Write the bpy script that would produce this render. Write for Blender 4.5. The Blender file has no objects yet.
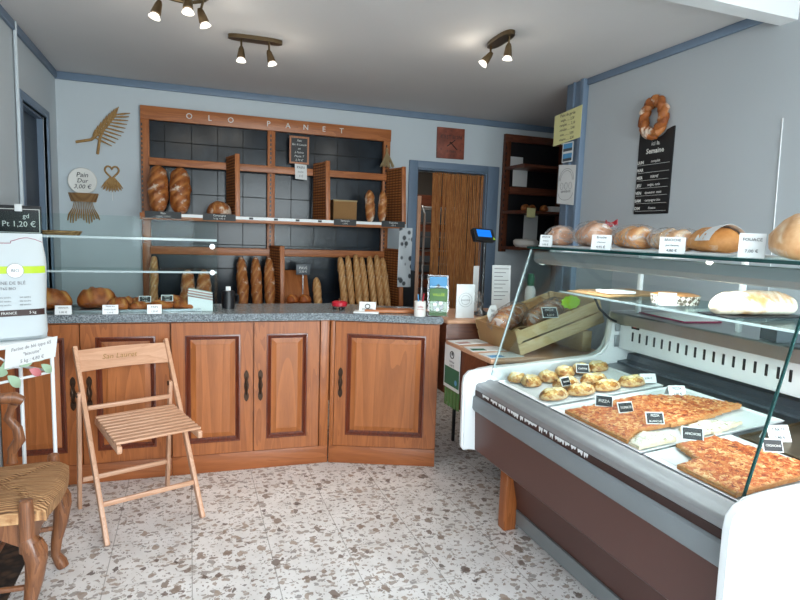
import bpy, bmesh, math, random
from mathutils import Vector, Matrix, Euler, noise
random.seed(7)
SC = bpy.context.scene
COL = SC.collection
PI = math.pi
V = Vector

# ------------------------------------------------------------------ helpers
def lin(h):
    h = h.lstrip('#'); out = []
    for i in (0, 2, 4):
        c = int(h[i:i+2], 16) / 255
        out.append(c / 12.92 if c <= .04045 else ((c + .055) / 1.055) ** 2.4)
    return (*out, 1)

class NT:
    def __init__(s, name):
        s.m = bpy.data.materials.new(name); s.m.use_nodes = True
        s.t = s.m.node_tree; s.t.nodes.clear()
        s.out = s.n('ShaderNodeOutputMaterial')
    def n(s, typ, **kw):
        nd = s.t.nodes.new(typ)
        for k, v in kw.items():
            if k.startswith('i_'):
                key = k[2:]; key = int(key) if key.isdigit() else key.replace('_', ' ')
                if hasattr(v, 'is_output') or isinstance(v, bpy.types.NodeSocket): s.t.links.new(v, nd.inputs[key])
                else: nd.inputs[key].default_value = v
            else: setattr(nd, k, v)
        return nd
    def coord(s, scale=(1, 1, 1), rot=(0, 0, 0), gen='Object'):
        tc = s.n('ShaderNodeTexCoord')
        mp = s.n('ShaderNodeMapping', i_Vector=tc.outputs[gen]); mp.inputs['Scale'].default_value = scale; mp.inputs['Rotation'].default_value = rot
        return mp.outputs[0]
    def noise(s, vec, scale, detail=3, rough=.5):
        return s.n('ShaderNodeTexNoise', i_Vector=vec, i_Scale=scale, i_Detail=detail, i_Roughness=rough).outputs['Fac']
    def ramp(s, fac, stops, interp='LINEAR'):
        r = s.n('ShaderNodeValToRGB', i_Fac=fac); r.color_ramp.interpolation = interp
        e = r.color_ramp.elements
        while len(e) < len(stops): e.new(.5)
        for el, (p, c) in zip(e, stops):
            el.position = p; el.color = lin(c) if isinstance(c, str) else (c, c, c, 1)
        return r.outputs[0]
    def mix(s, fac, a, b, mode='MIX'):
        m = s.n('ShaderNodeMix', data_type='RGBA', blend_type=mode)
        for sock, v in ((m.inputs[0], fac), (m.inputs[6], a), (m.inputs[7], b)):
            if isinstance(v, bpy.types.NodeSocket): s.t.links.new(v, sock)
            elif isinstance(v, str): sock.default_value = lin(v)
            else: sock.default_value = v
        return m.outputs[2]
    def math(s, op, a, b=0.0, c=0.0):
        m = s.n('ShaderNodeMath', operation=op)
        for i, v in enumerate((a, b, c)):
            if isinstance(v, bpy.types.NodeSocket): s.t.links.new(v, m.inputs[i])
            else: m.inputs[i].default_value = v
        return m.outputs[0]
    def bsdf(s, col, rough=.5, metal=0, bump=None, bstr=.2, bdist=.01, spec=.5, **kw):
        b = s.n('ShaderNodeBsdfPrincipled')
        for key, v in (('Base Color', col), ('Roughness', rough), ('Metallic', metal), ('Specular IOR Level', spec)):
            if isinstance(v, bpy.types.NodeSocket): s.t.links.new(v, b.inputs[key])
            elif isinstance(v, str): b.inputs[key].default_value = lin(v)
            else: b.inputs[key].default_value = v
        for k, v in kw.items(): b.inputs[k.replace('_', ' ')].default_value = v
        if bump is not None:
            bp = s.n('ShaderNodeBump', i_Height=bump, i_Strength=bstr, i_Distance=bdist)
            s.t.links.new(bp.outputs[0], b.inputs['Normal'])
        s.t.links.new(b.outputs[0], s.out.inputs[0])
        return s.m

def plain(name, col, rough=.5, metal=0, var=.06, vs=6, spec=.5, bump=0):
    t = NT(name); c = t.coord(); f = t.noise(c, vs, 4)
    k = lin(col)
    d = tuple(x * (1 - var * 2) for x in k[:3]) + (1,)
    return t.bsdf(t.mix(f, d, k), rough, metal, f if bump else None, bump, .003, spec)

def wood(name, c1, c2, axis='z', scale=1.0, rough=.4, ring=7, dark=None, coat=0):
    t = NT(name)
    st = {'x': (.08, 1, 1), 'y': (1, .08, 1), 'z': (1, 1, .08)}[axis]
    v = t.coord(tuple(a * scale for a in st))
    big = t.noise(v, 3.5, 2)
    w = t.n('ShaderNodeTexNoise', i_Vector=v, i_Scale=ring, i_Detail=2, i_Distortion=1.2)
    rings = t.math('FRACT', t.math('MULTIPLY', w.outputs['Fac'], 7.0))
    fine = t.noise(v, 95, 3)
    f = t.math('ADD', t.math('MULTIPLY', rings, .45), t.math('MULTIPLY', fine, .55))
    col = t.ramp(f, [(.25, c2), (.7, c1)])
    col = t.mix(t.math('MULTIPLY', big, .35), col, dark or c2)
    return t.bsdf(col, rough, 0, fine, .08, .002, .5, Coat_Weight=coat, Coat_Roughness=.25)

def glass(name, tint, base=.03, k=.5):
    t = NT(name)
    fr = t.n('ShaderNodeFresnel', i_IOR=1.45)
    f = t.math('ADD', t.math('MULTIPLY', fr.outputs[0], k), base)
    tr = t.n('ShaderNodeBsdfTransparent', i_Color=lin(tint)); gl = t.n('ShaderNodeBsdfGlossy', i_Roughness=.03, i_Color=(.9, .95, 1, 1))
    mx = t.n('ShaderNodeMixShader', i_0=f, i_1=tr.outputs[0], i_2=gl.outputs[0])
    t.t.links.new(mx.outputs[0], t.out.inputs[0])
    return t.m

def emit(name, col, s):
    t = NT(name); e = t.n('ShaderNodeEmission', i_Color=lin(col), i_Strength=s)
    t.t.links.new(e.outputs[0], t.out.inputs[0]); return t.m

class MB:
    """collects shapes; build() links them as ONE mesh object"""
    def __init__(s, world=False, M=None):
        s.bm = bmesh.new(); s.world = world; s.M = M or Matrix(); s.tone = s.bm.verts.layers.float.new('tone')
    def v(s, co, tone=0.0):
        q = s.bm.verts.new(s.M @ V(co)); q[s.tone] = tone; return q
    def f(s, vs):
        try: return s.bm.faces.new(vs)
        except ValueError: return None
    def box(s, lo, hi, bev=0, seg=2, R=None):
        lo, hi = V(lo), V(hi); c = (lo + hi) / 2
        vs = []
        for x in (lo.x, hi.x):
            for y in (lo.y, hi.y):
                for z in (lo.z, hi.z):
                    p = V((x, y, z))
                    if R is not None: p = c + R @ (p - c)
                    vs.append(s.v(p))
        fs = [s.f([vs[i] for i in q]) for q in ((0, 1, 3, 2), (4, 6, 7, 5), (0, 4, 5, 1), (2, 3, 7, 6), (0, 2, 6, 4), (1, 5, 7, 3))]
        if bev:
            es = list({e for f in fs for e in f.edges})
            bmesh.ops.bevel(s.bm, geom=es, offset=bev, segments=seg, profile=.5, affect='EDGES')
        return s
    def bar(s, a, b, w, h, bev=0, up=(0, 0, 1)):
        """square bar from a to b, w across, h along up"""
        a, b = V(a), V(b); d = (b - a); L = d.length; d.normalize()
        x = d.cross(V(up))
        if x.length < 1e-5: x = d.cross(V((0, 1, 0)))
        x.normalize(); z = x.cross(d)
        R = Matrix((x, d, z)).transposed()
        m0 = s.M; s.M = m0 @ Matrix.Translation((a + b) / 2) @ R.to_4x4()
        s.box((-w/2, -L/2, -h/2), (w/2, L/2, h/2), bev); s.M = m0
        return s
    def rings(s, loops, closed=False, caps=True):
        for a, b in zip(loops, loops[1:] + ([loops[0]] if closed else [])):
            n = len(a)
            for i in range(n): s.f((a[i], a[(i+1) % n], b[(i+1) % n], b[i]))
        if caps and not closed:
            s.f(loops[0][::-1]); s.f(loops[-1])
        return s
    def tube(s, pts, r, seg=8, closed=False, flat=1.0, caps=True):
        pts = [V(p) for p in pts]; n = len(pts)
        rs = r if isinstance(r, (list, tuple)) else [r] * n
        loops = []; ref = None
        for i, p in enumerate(pts):
            if closed: d = pts[(i+1) % n] - pts[i-1]
            else: d = pts[min(i+1, n-1)] - pts[max(i-1, 0)]
            d.normalize()
            if ref is None:
                ref = V((0, 0, 1)) if abs(d.z) < .9 else V((1, 0, 0))
            x = (ref - d * ref.dot(d)).normalized(); y = d.cross(x); ref = x
            loops.append([s.v(p + (x * math.cos(2*PI*k/seg) + y * math.sin(2*PI*k/seg) * flat) * rs[i]) for k in range(seg)])
        return s.rings(loops, closed, caps)
    def lathe(s, prof, c=(0, 0, 0), seg=24, axis=None, sx=1, sy=1):
        m0 = s.M; s.M = m0 @ Matrix.Translation(V(c)) @ (axis.to_4x4() if axis else Matrix())
        loops = [[s.v((max(r, 1e-4) * math.cos(2*PI*k/seg) * sx, max(r, 1e-4) * math.sin(2*PI*k/seg) * sy, z)) for k in range(seg)] for r, z in prof]
        s.M = m0
        return s.rings(loops)
    def prism(s, poly, ext, fn=lambda u, w: (u, w, 0)):
        e = V(ext)
        a = [s.v(fn(*p)) for p in poly]; b = [s.v(V(fn(*p)) + e) for p in poly]
        s.f(a[::-1]); s.f(b)
        n = len(a)
        for i in range(n): s.f((a[i], a[(i+1) % n], b[(i+1) % n], b[i]))
        return s
    def ringplate(s, outer, inner, ext, fn=lambda u, w: (u, w, 0)):
        """frame between two outlines with equal point counts"""
        e = V(ext); L = []
        for lp, off in ((outer, 0), (outer, 1), (inner, 1), (inner, 0)):
            L.append([s.v(V(fn(*p)) + e * off) for p in lp])
        for a, b in ((0, 1), (1, 2), (2, 3), (3, 0)):
            n = len(outer)
            for i in range(n): s.f((L[a][i], L[a][(i+1) % n], L[b][(i+1) % n], L[b][i]))
        return s
    def grid(s, nu, nv, fn, th=None):
        """surface fn(u,v) in 0..1; th = thickness vector makes it solid"""
        top = [[s.v(fn(i / nu, j / nv)) for j in range(nv + 1)] for i in range(nu + 1)]
        for i in range(nu):
            for j in range(nv): s.f((top[i][j], top[i+1][j], top[i+1][j+1], top[i][j+1]))
        if th is not None:
            t = V(th)
            bot = [[s.v(V(fn(i / nu, j / nv)) - t) for j in range(nv + 1)] for i in range(nu + 1)]
            for i in range(nu):
                for j in range(nv): s.f((bot[i][j], bot[i][j+1], bot[i+1][j+1], bot[i+1][j]))
            for i in range(nu):
                s.f((top[i][0], bot[i][0], bot[i+1][0], top[i+1][0])); s.f((top[i][nv], top[i+1][nv], bot[i+1][nv], bot[i][nv]))
            for j in range(nv):
                s.f((top[0][j], top[0][j+1], bot[0][j+1], bot[0][j])); s.f((top[nu][j], bot[nu][j], bot[nu][j+1], top[nu][j+1]))
        return s
    def loaf(s, L, W, H, slashes=0, ang=.9, amp=.12, pw=2.6, rough=.03, seed=0, nu=30, nv=20, bend=0, crack=False):
        """a baked loaf along x, sitting on z=0; tone marks the opened cuts"""
        loops = []
        for i in range(nu + 1):
            u = -1 + 2 * i / nu
            u = max(-.999, min(.999, math.sin(u * PI / 2)))
            r = (1 - abs(u) ** pw) ** (1 / pw * 1.2)
            lp = []
            for k in range(nv):
                a = 2 * PI * k / nv
                y = W / 2 * r * math.cos(a); sn = math.sin(a)
                z = H * (.3 + .7 * sn * r) if sn > 0 else H * (.3 + .3 * sn * min(1, r * 1.6))
                x = L / 2 * u; tone = 0
                nz = noise.noise(V((x * 22 + seed * 3.1, y * 30, z * 30)))
                dn = 1 + nz * rough * 3
                if slashes and sn > -.1:
                    q = (x / L + .5) * slashes + math.cos(a) * .5 * ang + nz * .12
                    fr = q - math.floor(q) - .5
                    g = math.exp(-(fr / .13) ** 2); edge = math.exp(-((fr - .24) / .09) ** 2)
                    dn += (-g * amp * .55 + edge * amp) * max(0, sn) ** .5 * (1 - abs(u) ** 6)
                    tone = g * max(0, sn) ** .4
                if crack and sn > .2:
                    g = abs(noise.noise(V((x * 14 + seed, y * 14, 3.3)))); g = max(0, 1 - g / .12)
                    dn -= g * .05; tone = max(tone, g)
                y *= dn; z = H * .3 + (z - H * .3) * dn
                y += bend * (u * u - .4)
                lp.append(s.v((x, y, z), tone))
            loops.append(lp)
        return s.rings(loops)
    def slab(s, inside, x0, x1, y0, y1, step, base, h, bump=.006, seed=0):
        nx = int(round((x1 - x0) / step)); ny = int(round((y1 - y0) / step))
        cell = {(i, j) for i in range(nx) for j in range(ny) if inside(x0 + (i + .5) * step, y0 + (j + .5) * step)}
        top = {}; bot = {}
        def vt(i, j):
            if (i, j) not in top:
                x, y = x0 + i * step, y0 + j * step
                full = all((a, b) in cell for a in (i-1, i) for b in (j-1, j))
                jx = .25 * step * noise.noise(V((x * 60, y * 60, seed))); jy = .25 * step * noise.noise(V((x * 60, y * 60, seed + 9)))
                z = base(x, y); n1 = noise.noise(V((x * 45, y * 45, seed))); n2 = noise.noise(V((x * 110, y * 110, seed + 4)))
                top[i, j] = s.v((x + jx, y + jy, z + h * (1 if full else .75) + bump * (n1 + n2) * (1 if full else .4)), 0 if full else 1)
                bot[i, j] = s.v((x + jx, y + jy, z), 1)
            return top[i, j], bot[i, j]
        for i, j in cell:
            q = [vt(i, j), vt(i+1, j), vt(i+1, j+1), vt(i, j+1)]
            s.f([a for a, b in q]); s.f([b for a, b in q][::-1])
            for (di, dj), (a, b) in (((0, -1), (0, 1)), ((1, 0), (1, 2)), ((0, 1), (2, 3)), ((-1, 0), (3, 0))):
                if (i + di, j + dj) not in cell: s.f((q[a][0], q[a][1], q[b][1], q[b][0]))
        return s
    def build(s, name, mat, parent=None, smooth=True, angle=38):
        me = bpy.data.meshes.new(name)
        if s.world and parent is not None:
            s.bm.transform(root_matrix(parent).inverted())
        bmesh.ops.recalc_face_normals(s.bm, faces=s.bm.faces)
        s.bm.to_mesh(me); s.bm.free()
        o = bpy.data.objects.new(name, me); COL.objects.link(o)
        me.materials.append(mat)
        if smooth and len(me.polygons):
            me.polygons.foreach_set('use_smooth', [True] * len(me.polygons))
            me.set_sharp_from_angle(angle=math.radians(angle))
        if parent is not None: o.parent = parent
        return o

def root_matrix(o):
    while o.parent: o = o.parent
    return Matrix.Translation(o.location) @ o.rotation_euler.to_matrix().to_4x4()

def tag(o, label, cat, group=None, kind=None):
    o['label'] = label; o['category'] = cat
    if group: o['group'] = group
    if kind: o['kind'] = kind
    return o
def thing(name, label, cat, loc=(0, 0, 0), rot=(0, 0, 0), group=None):
    o = bpy.data.objects.new(name, None); COL.objects.link(o); o.empty_display_size = .05
    o.location = loc; o.rotation_euler = rot if isinstance(rot, (tuple, Euler)) else (0, 0, rot)
    return tag(o, label, cat, group)
def struct(name, mb, mat, parent=None):
    o = mb.build(name, mat, parent)
    if parent is None: o['kind'] = 'structure'
    return o
def at(o, loc, rot=(0, 0, 0)):
    o.location = loc; o.rotation_euler = rot; return o
def dup(root, loc, rot=None, label=None, group=None):
    r = root.copy(); COL.objects.link(r); r.location = loc
    if rot is not None: r.rotation_euler = rot
    if label: r['label'] = label
    if group: r['group'] = group
    for ch in list(root.children):
        c = ch.copy(); COL.objects.link(c); c.parent = r
        for g in ch.children:
            d = g.copy(); COL.objects.link(d); d.parent = c
    return r
def text(parent, body, size, mat, M, name='lettering', align='CENTER', shear=0, space=1, ext=.0003, bold=0, line=1.0):
    """raised lettering; M places its plane (x right, y up) in the thing's own frame"""
    cu = bpy.data.curves.new(name, 'FONT'); cu.body = body; cu.size = size; cu.align_x = align; cu.align_y = 'CENTER'
    cu.shear = shear; cu.space_character = space; cu.extrude = ext; cu.offset = bold; cu.resolution_u = 2; cu.space_line = line
    tmp = bpy.data.objects.new(name, cu); COL.objects.link(tmp)
    me = bpy.data.meshes.new_from_object(tmp.evaluated_get(bpy.context.evaluated_depsgraph_get()))
    bpy.data.objects.remove(tmp); bpy.data.curves.remove(cu)
    me.transform(M)
    o = bpy.data.objects.new(name, me); COL.objects.link(o); me.materials.clear(); me.materials.append(mat)
    o.parent = parent
    return o
def face(p, right=(1, 0, 0), up=(0, 0, 1)):
    """matrix of a text plane at p"""
    r = V(right).normalized(); u = V(up); u = (u - r * u.dot(r)).normalized(); n = r.cross(u)
    M = Matrix((r, u, n)).transposed().to_4x4(); M.translation = V(p); return M
def rz(a): return Matrix.Rotation(a, 4, 'Z')
def T(x, y, z): return Matrix.Translation((x, y, z))
R3 = lambda a, ax: Matrix.Rotation(a, 3, ax)
# ------------------------------------------------------------------ materials
M = {}
M['wall'] = plain('pale_blue_paint', '#c5ced4', .75, 0, .03, 2)
M['wall_r'] = plain('grey_blue_paint', '#b2b8bd', .75, 0, .03, 2)
M['ceil'] = plain('ceiling_paint', '#dad8d8', .85, 0, .05, 1.5)
M['beam'] = plain('white_beam_paint', '#e8eaec', .6, 0, .02)
M['trim'] = plain('slate_blue_paint', '#71849a', .5, 0, .06, 5)
M['door_blue'] = plain('shaded_blue_door_paint', '#3c4959', .5, 0, .06, 5)  # blue paint, darkened to hold the shade inside the left doorway
M['white_p'] = plain('white_plastic', '#e4e7e8', .35, 0, .01)
M['white_m'] = plain('white_enamel', '#eceeef', .35, 0, .02)
M['paper'] = plain('white_paper', '#dfe1e1', .8, 0, .02)
M['paper_y'] = plain('yellow_paper', '#e0dca0', .8, 0, .04)
M['card_k'] = plain('kraft_paper', '#b58d5f', .8, 0, .1, 9)
M['ink'] = plain('dark_ink', '#2b2b30', .7, 0, 0)
M['ink_g'] = plain('grey_ink', '#77777c', .7, 0, 0)
M['chalk'] = plain('chalk_white', '#dcdcd8', .8, 0, 0)
M['black'] = plain('black_board', '#17181b', .5, 0, .1)
M['slate'] = plain('slate_board', '#25272a', .55, 0, .1)
M['blackp'] = plain('black_plastic', '#15161a', .35, 0, 0)
M['darkgrey'] = plain('dark_grey_plastic', '#4a5158', .4, 0, .03)
M['steel'] = plain('brushed_steel', '#b9bcbe', .28, 1, .06, 30)
M['steel_d'] = plain('worn_steel_deck', '#8c8f92', .33, 1, .1, 20)
M['lip'] = plain('grey_lip_metal', '#a2a5a8', .5, .6, .08, 25)
M['bumper'] = plain('grey_rubber_bumper', '#80878b', .5, 0, .05, 8)
M['brown'] = plain('brown_panel_enamel', '#573731', .42, 0, .06, 4)
M['brown_d'] = plain('dark_brown_strip', '#3c2420', .5, 0, .2, 14)
M['kick'] = plain('grey_kick_rail', '#8b9294', .35, .3, .05)
M['brass'] = plain('antique_brass', '#7d6a50', .3, .9, .15, 20)
M['bronze'] = plain('bronze_handle', '#4a3527', .45, .7, .2, 40)
M['red'] = plain('red_plastic', '#b5182c', .35, 0, .03)
M['magenta'] = plain('magenta_cover', '#a02050', .4, 0, .05)
M['pinkpaper'] = plain('rosy_paper', '#c79c98', .7, 0, .15, 25)
M['green'] = plain('green_print', '#57804a', .6, 0, .15, 20)
M['green_d'] = plain('bottle_green_print', '#2f6b51', .6, 0, .1, 20)
M['skyblue'] = plain('sky_blue_print', '#5aa0d2', .6, 0, .1, 20)
M['neon'] = plain('neon_green_card', '#a6d62c', .6, 0, .02)
M['lime'] = plain('lime_band_print', '#b9d531', .6, 0, .02)
M['leafg'] = plain('pale_green_enamel', '#a8c4a6', .5, 0, .1, 30)
M['leafp'] = plain('pink_enamel', '#d0797e', .5, 0, .1, 30)
M['straw'] = wood('straw', '#bb945c', '#8d6a40', 'z', 6, .8)
M['raffia'] = plain('dry_raffia', '#b8a27a', .85, 0, .2, 30)
M['oak'] = wood('orange_oak', '#ad6433', '#8d4d24', 'z', 1.6, .38, 6, '#985627', .05)
M['oak_p'] = wood('orange_oak_panel', '#b46a37', '#945428', 'z', 1.3, .38, 4, '#9f5c2c', .05)
M['oak_h'] = wood('orange_oak_flat', '#a86134', '#8d4d26', 'x', 1.4, .4, 6, '#935228', .05)
M['mould'] = wood('red_brown_moulding', '#6f2f16', '#4e1d0b', 'z', 2, .3, 6, '#5c2410', .3)
M['rack'] = wood('rack_wood', '#b87242', '#9a592f', 'z', 2, .4, 6)
M['rack_h'] = wood('rack_wood_long', '#b87242', '#9a592f', 'x', 2, .4, 6)
M['mahog'] = wood('red_brown_board', '#723f2a', '#542a1a', 'x', 1.5, .4, 6)
M['beech'] = wood('pale_beech', '#d2a588', '#bf8f70', 'z', 2, .42, 5)
M['beech_x'] = wood('pale_beech_long', '#d2a588', '#bf8f70', 'x', 2, .42, 5)
M['pine'] = wood('crate_pine', '#e4c99c', '#cfae7e', 'x', 2.5, .65, 6)
M['walnut'] = wood('walnut_chair_wood', '#8f5c3b', '#68402a', 'z', 2.5, .33, 6)
M['darkwood'] = wood('dark_slotted_wood', '#6e3a22', '#47210f', 'z', 2, .45, 6)
M['glass'] = glass('clear_glass', '#f6fbfa', .0, .13)
M['glass_top'] = glass('top_glass', '#e9f4f1', .01, .35)
M['glass_edge'] = plain('green_glass_edge', '#153f3d', .15, 0, .1)
M['glass_edge_w'] = plain('pale_glass_edge', '#b3c3c6', .12, 0, .05)
def bagmat():
    t = NT('clear_plastic_bag'); v = t.coord((1, .3, .5))
    n = t.n('ShaderNodeTexNoise', i_Vector=v, i_Scale=38, i_Detail=3, i_Distortion=1.5).outputs['Fac']
    tr = t.n('ShaderNodeBsdfTransparent', i_Color=lin('#fcfcfc')); gl = t.n('ShaderNodeBsdfGlossy', i_Roughness=.12); df = t.n('ShaderNodeBsdfDiffuse', i_Color=lin('#f2f2f2'))
    fr = t.n('ShaderNodeFresnel', i_IOR=1.4)
    m1 = t.n('ShaderNodeMixShader', i_0=t.math('MULTIPLY', fr.outputs[0], .4), i_1=tr.outputs[0], i_2=gl.outputs[0])
    k = t.n('ShaderNodeMapRange', i_0=n, i_1=.50, i_2=.66, i_3=.03, i_4=.42)
    m2 = t.n('ShaderNodeMixShader', i_0=k.outputs[0], i_1=m1.outputs[0], i_2=df.outputs[0])  # white noise streaks painted in as highlights on the crinkled plastic
    t.t.links.new(m2.outputs[0], t.out.inputs[0]); return t.m
M['bag'] = bagmat()
M['clear'] = glass('clear_acrylic', '#fafafa', .02, .3)
M['lcd'] = emit('blue_lcd', '#1f7be8', 1.3)
M['bulb'] = emit('halogen_bulb', '#fff6e8', 2.2)
M['diffuser'] = emit('case_lamp_tube', '#f4f8ff', 3)
M['sack'] = plain('sack_paper', '#c6ced1', .7, 0, .03)
M['plate'] = plain('white_ceramic', '#e9e7e2', .3, 0, .01)
M['skirt'] = plain('grey_skirting', '#a9a49c', .5, 0, .08)

def wicker(name, c1, c2, sc=70):
    t = NT(name); v = t.coord()
    a = t.n('ShaderNodeTexWave', i_Vector=v, i_Scale=sc, wave_type='BANDS', bands_direction='Z', i_Distortion=.4)
    b = t.n('ShaderNodeTexWave', i_Vector=v, i_Scale=sc * .45, wave_type='BANDS', bands_direction='Y', i_Distortion=.3)
    f = t.math('MULTIPLY', a.outputs['Fac'], t.math('ADD', t.math('MULTIPLY', b.outputs['Fac'], .6), .4))
    return t.bsdf(t.ramp(f, [(.1, c2), (.7, c1)]), .55, 0, f, .8, .006)
M['wicker'] = wicker('woven_wood', '#b87440', '#6b3a1a', 14)
M['wicker_tan'] = wicker('tan_wicker', '#c79a66', '#77512c', 40)

def bread(name, dark, mid, pale, flour=0.0, sc=1):
    t = NT(name); v = t.coord()
    at_ = t.n('ShaderNodeAttribute', attribute_name='tone').outputs['Fac']
    n1 = t.noise(v, 16 * sc, 4, .6); n2 = t.noise(v, 70 * sc, 3, .6)
    c = t.ramp(n1, [(.33, dark), (.62, mid)])
    c = t.mix(at_, c, pale)
    if flour:
        fl = t.ramp(t.noise(v, 11 * sc, 5, .65), [(.62 - flour * .3, 0.0), (.72 - flour * .25, 1.0)])
        c = t.mix(t.math('MULTIPLY', fl, .85), c, '#eadfcf')
    return t.bsdf(c, .55, 0, n2, .4, .004)
M['crust'] = bread('brown_crust', '#733813', '#a75f28', '#bd7c40', .10)
M['crust_f'] = bread('floured_crust', '#8a4a1c', '#b06c34', '#cf9b62', .40)
M['baguette'] = bread('baguette_crust', '#a56c36', '#c8935a', '#e0bd8a', .1, 1.5)
M['baguette_d'] = bread('dark_baguette_crust', '#84461c', '#a5622c', '#c28a52', .2, 1.3)
M['pastry'] = bread('glazed_pastry', '#7c3410', '#ad5a20', '#cc8a44', 0, 1.5)
M['brioche'] = bread('glossy_brioche', '#c07c3c', '#dfa05e', '#f2d0a0', .1, .8)
M['brioche_p'] = bread('pale_brioche', '#c58c58', '#e2b98c', '#f1dcbc', .35, .8)
M['sugar'] = bread('sugar_dusted_loaf', '#b9824e', '#d9cdbd', '#c98a4e', .50, 1.2)
M['braid'] = bread('bagged_braid', '#b27a56', '#cf9d7c', '#e4c3ab', .2, 1.2)

def topping(name, stops, sc=60, side='#b9824e'):
    t = NT(name); v0 = t.coord(); w_ = t.n('ShaderNodeTexNoise', i_Vector=v0, i_Scale=55, i_Detail=2)
    vm = t.n('ShaderNodeMix', data_type='VECTOR'); vm.inputs[0].default_value = .03; t.t.links.new(v0, vm.inputs[4]); t.t.links.new(w_.outputs['Color'], vm.inputs[5]); v = vm.outputs[1]
    vo = t.n('ShaderNodeTexVoronoi', i_Vector=v, i_Scale=sc)
    vo2 = t.n('ShaderNodeTexVoronoi', i_Vector=v, i_Scale=sc * 1.9)
    a = t.n('ShaderNodeSeparateColor', i_0=vo.outputs['Color']).outputs[0]
    b = t.n('ShaderNodeSeparateColor', i_0=vo2.outputs['Color']).outputs[1]
    f = t.math('ADD', t.math('MULTIPLY', a, .5), t.math('MULTIPLY', b, .3)); f = t.math('ADD', f, t.math('MULTIPLY', t.noise(v, 16, 4), .42)); f = t.math('SUBTRACT', f, .06)
    c = t.ramp(f, stops)
    at_ = t.n('ShaderNodeAttribute', attribute_name='tone').outputs['Fac']
    c = t.mix(t.math('MULTIPLY', at_, .8), c, side)
    return t.bsdf(c, .5, 0, f, .5, .006)
M['pizza'] = topping('tomato_pizza_top', [(.18, '#6e2a0c'), (.34, '#a84318'), (.52, '#c8682c'), (.72, '#d9985a'), (.95, '#ecd09a')], 85)
M['pizza_w'] = topping('white_pizza_top', [(.2, '#76784a'), (.34, '#cfc8b0'), (.55, '#ebe6da'), (1, '#f6f3ec')], 90, '#dfcbaa')
M['gratin'] = topping('cheese_topping', [(.2, '#5a3a12'), (.32, '#a5662a'), (.45, '#d6a04c'), (.62, '#ecd08c'), (.85, '#f6e8c0')], 52, '#8a4a1e')

def terrazzo():
    t = NT('terrazzo_tiles'); v = t.coord()
    wob = t.n('ShaderNodeTexNoise', i_Vector=v, i_Scale=34, i_Detail=3)
    vv = t.n('ShaderNodeMix', data_type='VECTOR'); vv.inputs[0].default_value = .04
    t.t.links.new(v, vv.inputs[4]); t.t.links.new(wob.outputs['Color'], vv.inputs[5]); vv = vv.outputs[1]
    base = t.ramp(t.noise(v, 7, 4), [(.3, '#d6d2d0'), (.7, '#eae7e6')])
    def chips(scale, thr, lo, hi, col, stretch):
        mp = t.n('ShaderNodeMapping', i_Vector=vv); mp.inputs['Scale'].default_value = stretch
        vo = t.n('ShaderNodeTexVoronoi', i_Vector=mp.outputs[0], i_Scale=scale, i_Randomness=1.0)
        rgb = t.n('ShaderNodeSeparateColor', i_0=vo.outputs['Color'])
        size = t.math('ADD', t.math('MULTIPLY', rgb.outputs[1], hi - lo), lo)
        ins = t.math('LESS_THAN', vo.outputs['Distance'], size)
        on = t.math('MULTIPLY', ins, t.math('LESS_THAN', rgb.outputs[0], thr))
        return on, t.ramp(rgb.outputs[2], col)
    cols = [(0, '#463a35'), (.2, '#715e53'), (.45, '#a08d7e'), (.7, '#88827f'), (1, '#b9aba0')]
    m1, k1 = chips(27, .85, .2, .50, cols, (1, 1.5, 1)); m2, k2 = chips(66, .55, .2, .46, cols, (1.5, 1, 1)); m3, k3 = chips(15.5, .55, .16, .40, cols, (1.4, .95, 1))
    c = t.mix(t.math('MULTIPLY', m2, .7), base, k2); c = t.mix(t.math('MULTIPLY', m1, .8), c, k1); c = t.mix(t.math('MULTIPLY', m3, .85), c, k3)
    sp = t.n('ShaderNodeSeparateXYZ', i_0=v)
    def line(sock, off):
        f = t.math('FRACT', t.math('ADD', t.math('DIVIDE', sock, .325), off)); return t.math('LESS_THAN', t.math('ABSOLUTE', t.math('SUBTRACT', f, .5)), .006)
    g = t.math('MAXIMUM', line(sp.outputs[0], .51), t.math('MULTIPLY', line(sp.outputs[1], .36), .5))
    c = t.mix(t.math('MULTIPLY', g, .6), c, '#77716a')
    return t.bsdf(c, t.math('ADD', t.math('MULTIPLY', t.noise(v, 12, 3), .15), .26), 0)
M['floor'] = terrazzo()

def tiles():
    t = NT('black_wall_tiles'); v = t.coord()
    sp = t.n('ShaderNodeSeparateXYZ', i_0=v)
    def line(sock, off):
        f = t.math('FRACT', t.math('ADD', t.math('DIVIDE', sock, .2), off)); return t.math('LESS_THAN', t.math('ABSOLUTE', t.math('SUBTRACT', f, .5)), .014)
    g = t.math('MAXIMUM', line(sp.outputs[0], .42), line(sp.outputs[2], .15))
    n = t.noise(v, 5, 3)
    c = t.mix(g, t.ramp(n, [(.3, '#11171e'), (.7, '#1f2933')]), '#06080a')
    b = t.math('SUBTRACT', t.math('MULTIPLY', t.noise(v, 9, 2), .35), g)
    return t.bsdf(c, t.math('ADD', t.math('MULTIPLY', g, .5), .2), 0, b, .35, .004, .3)
M['tile'] = tiles()

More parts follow.
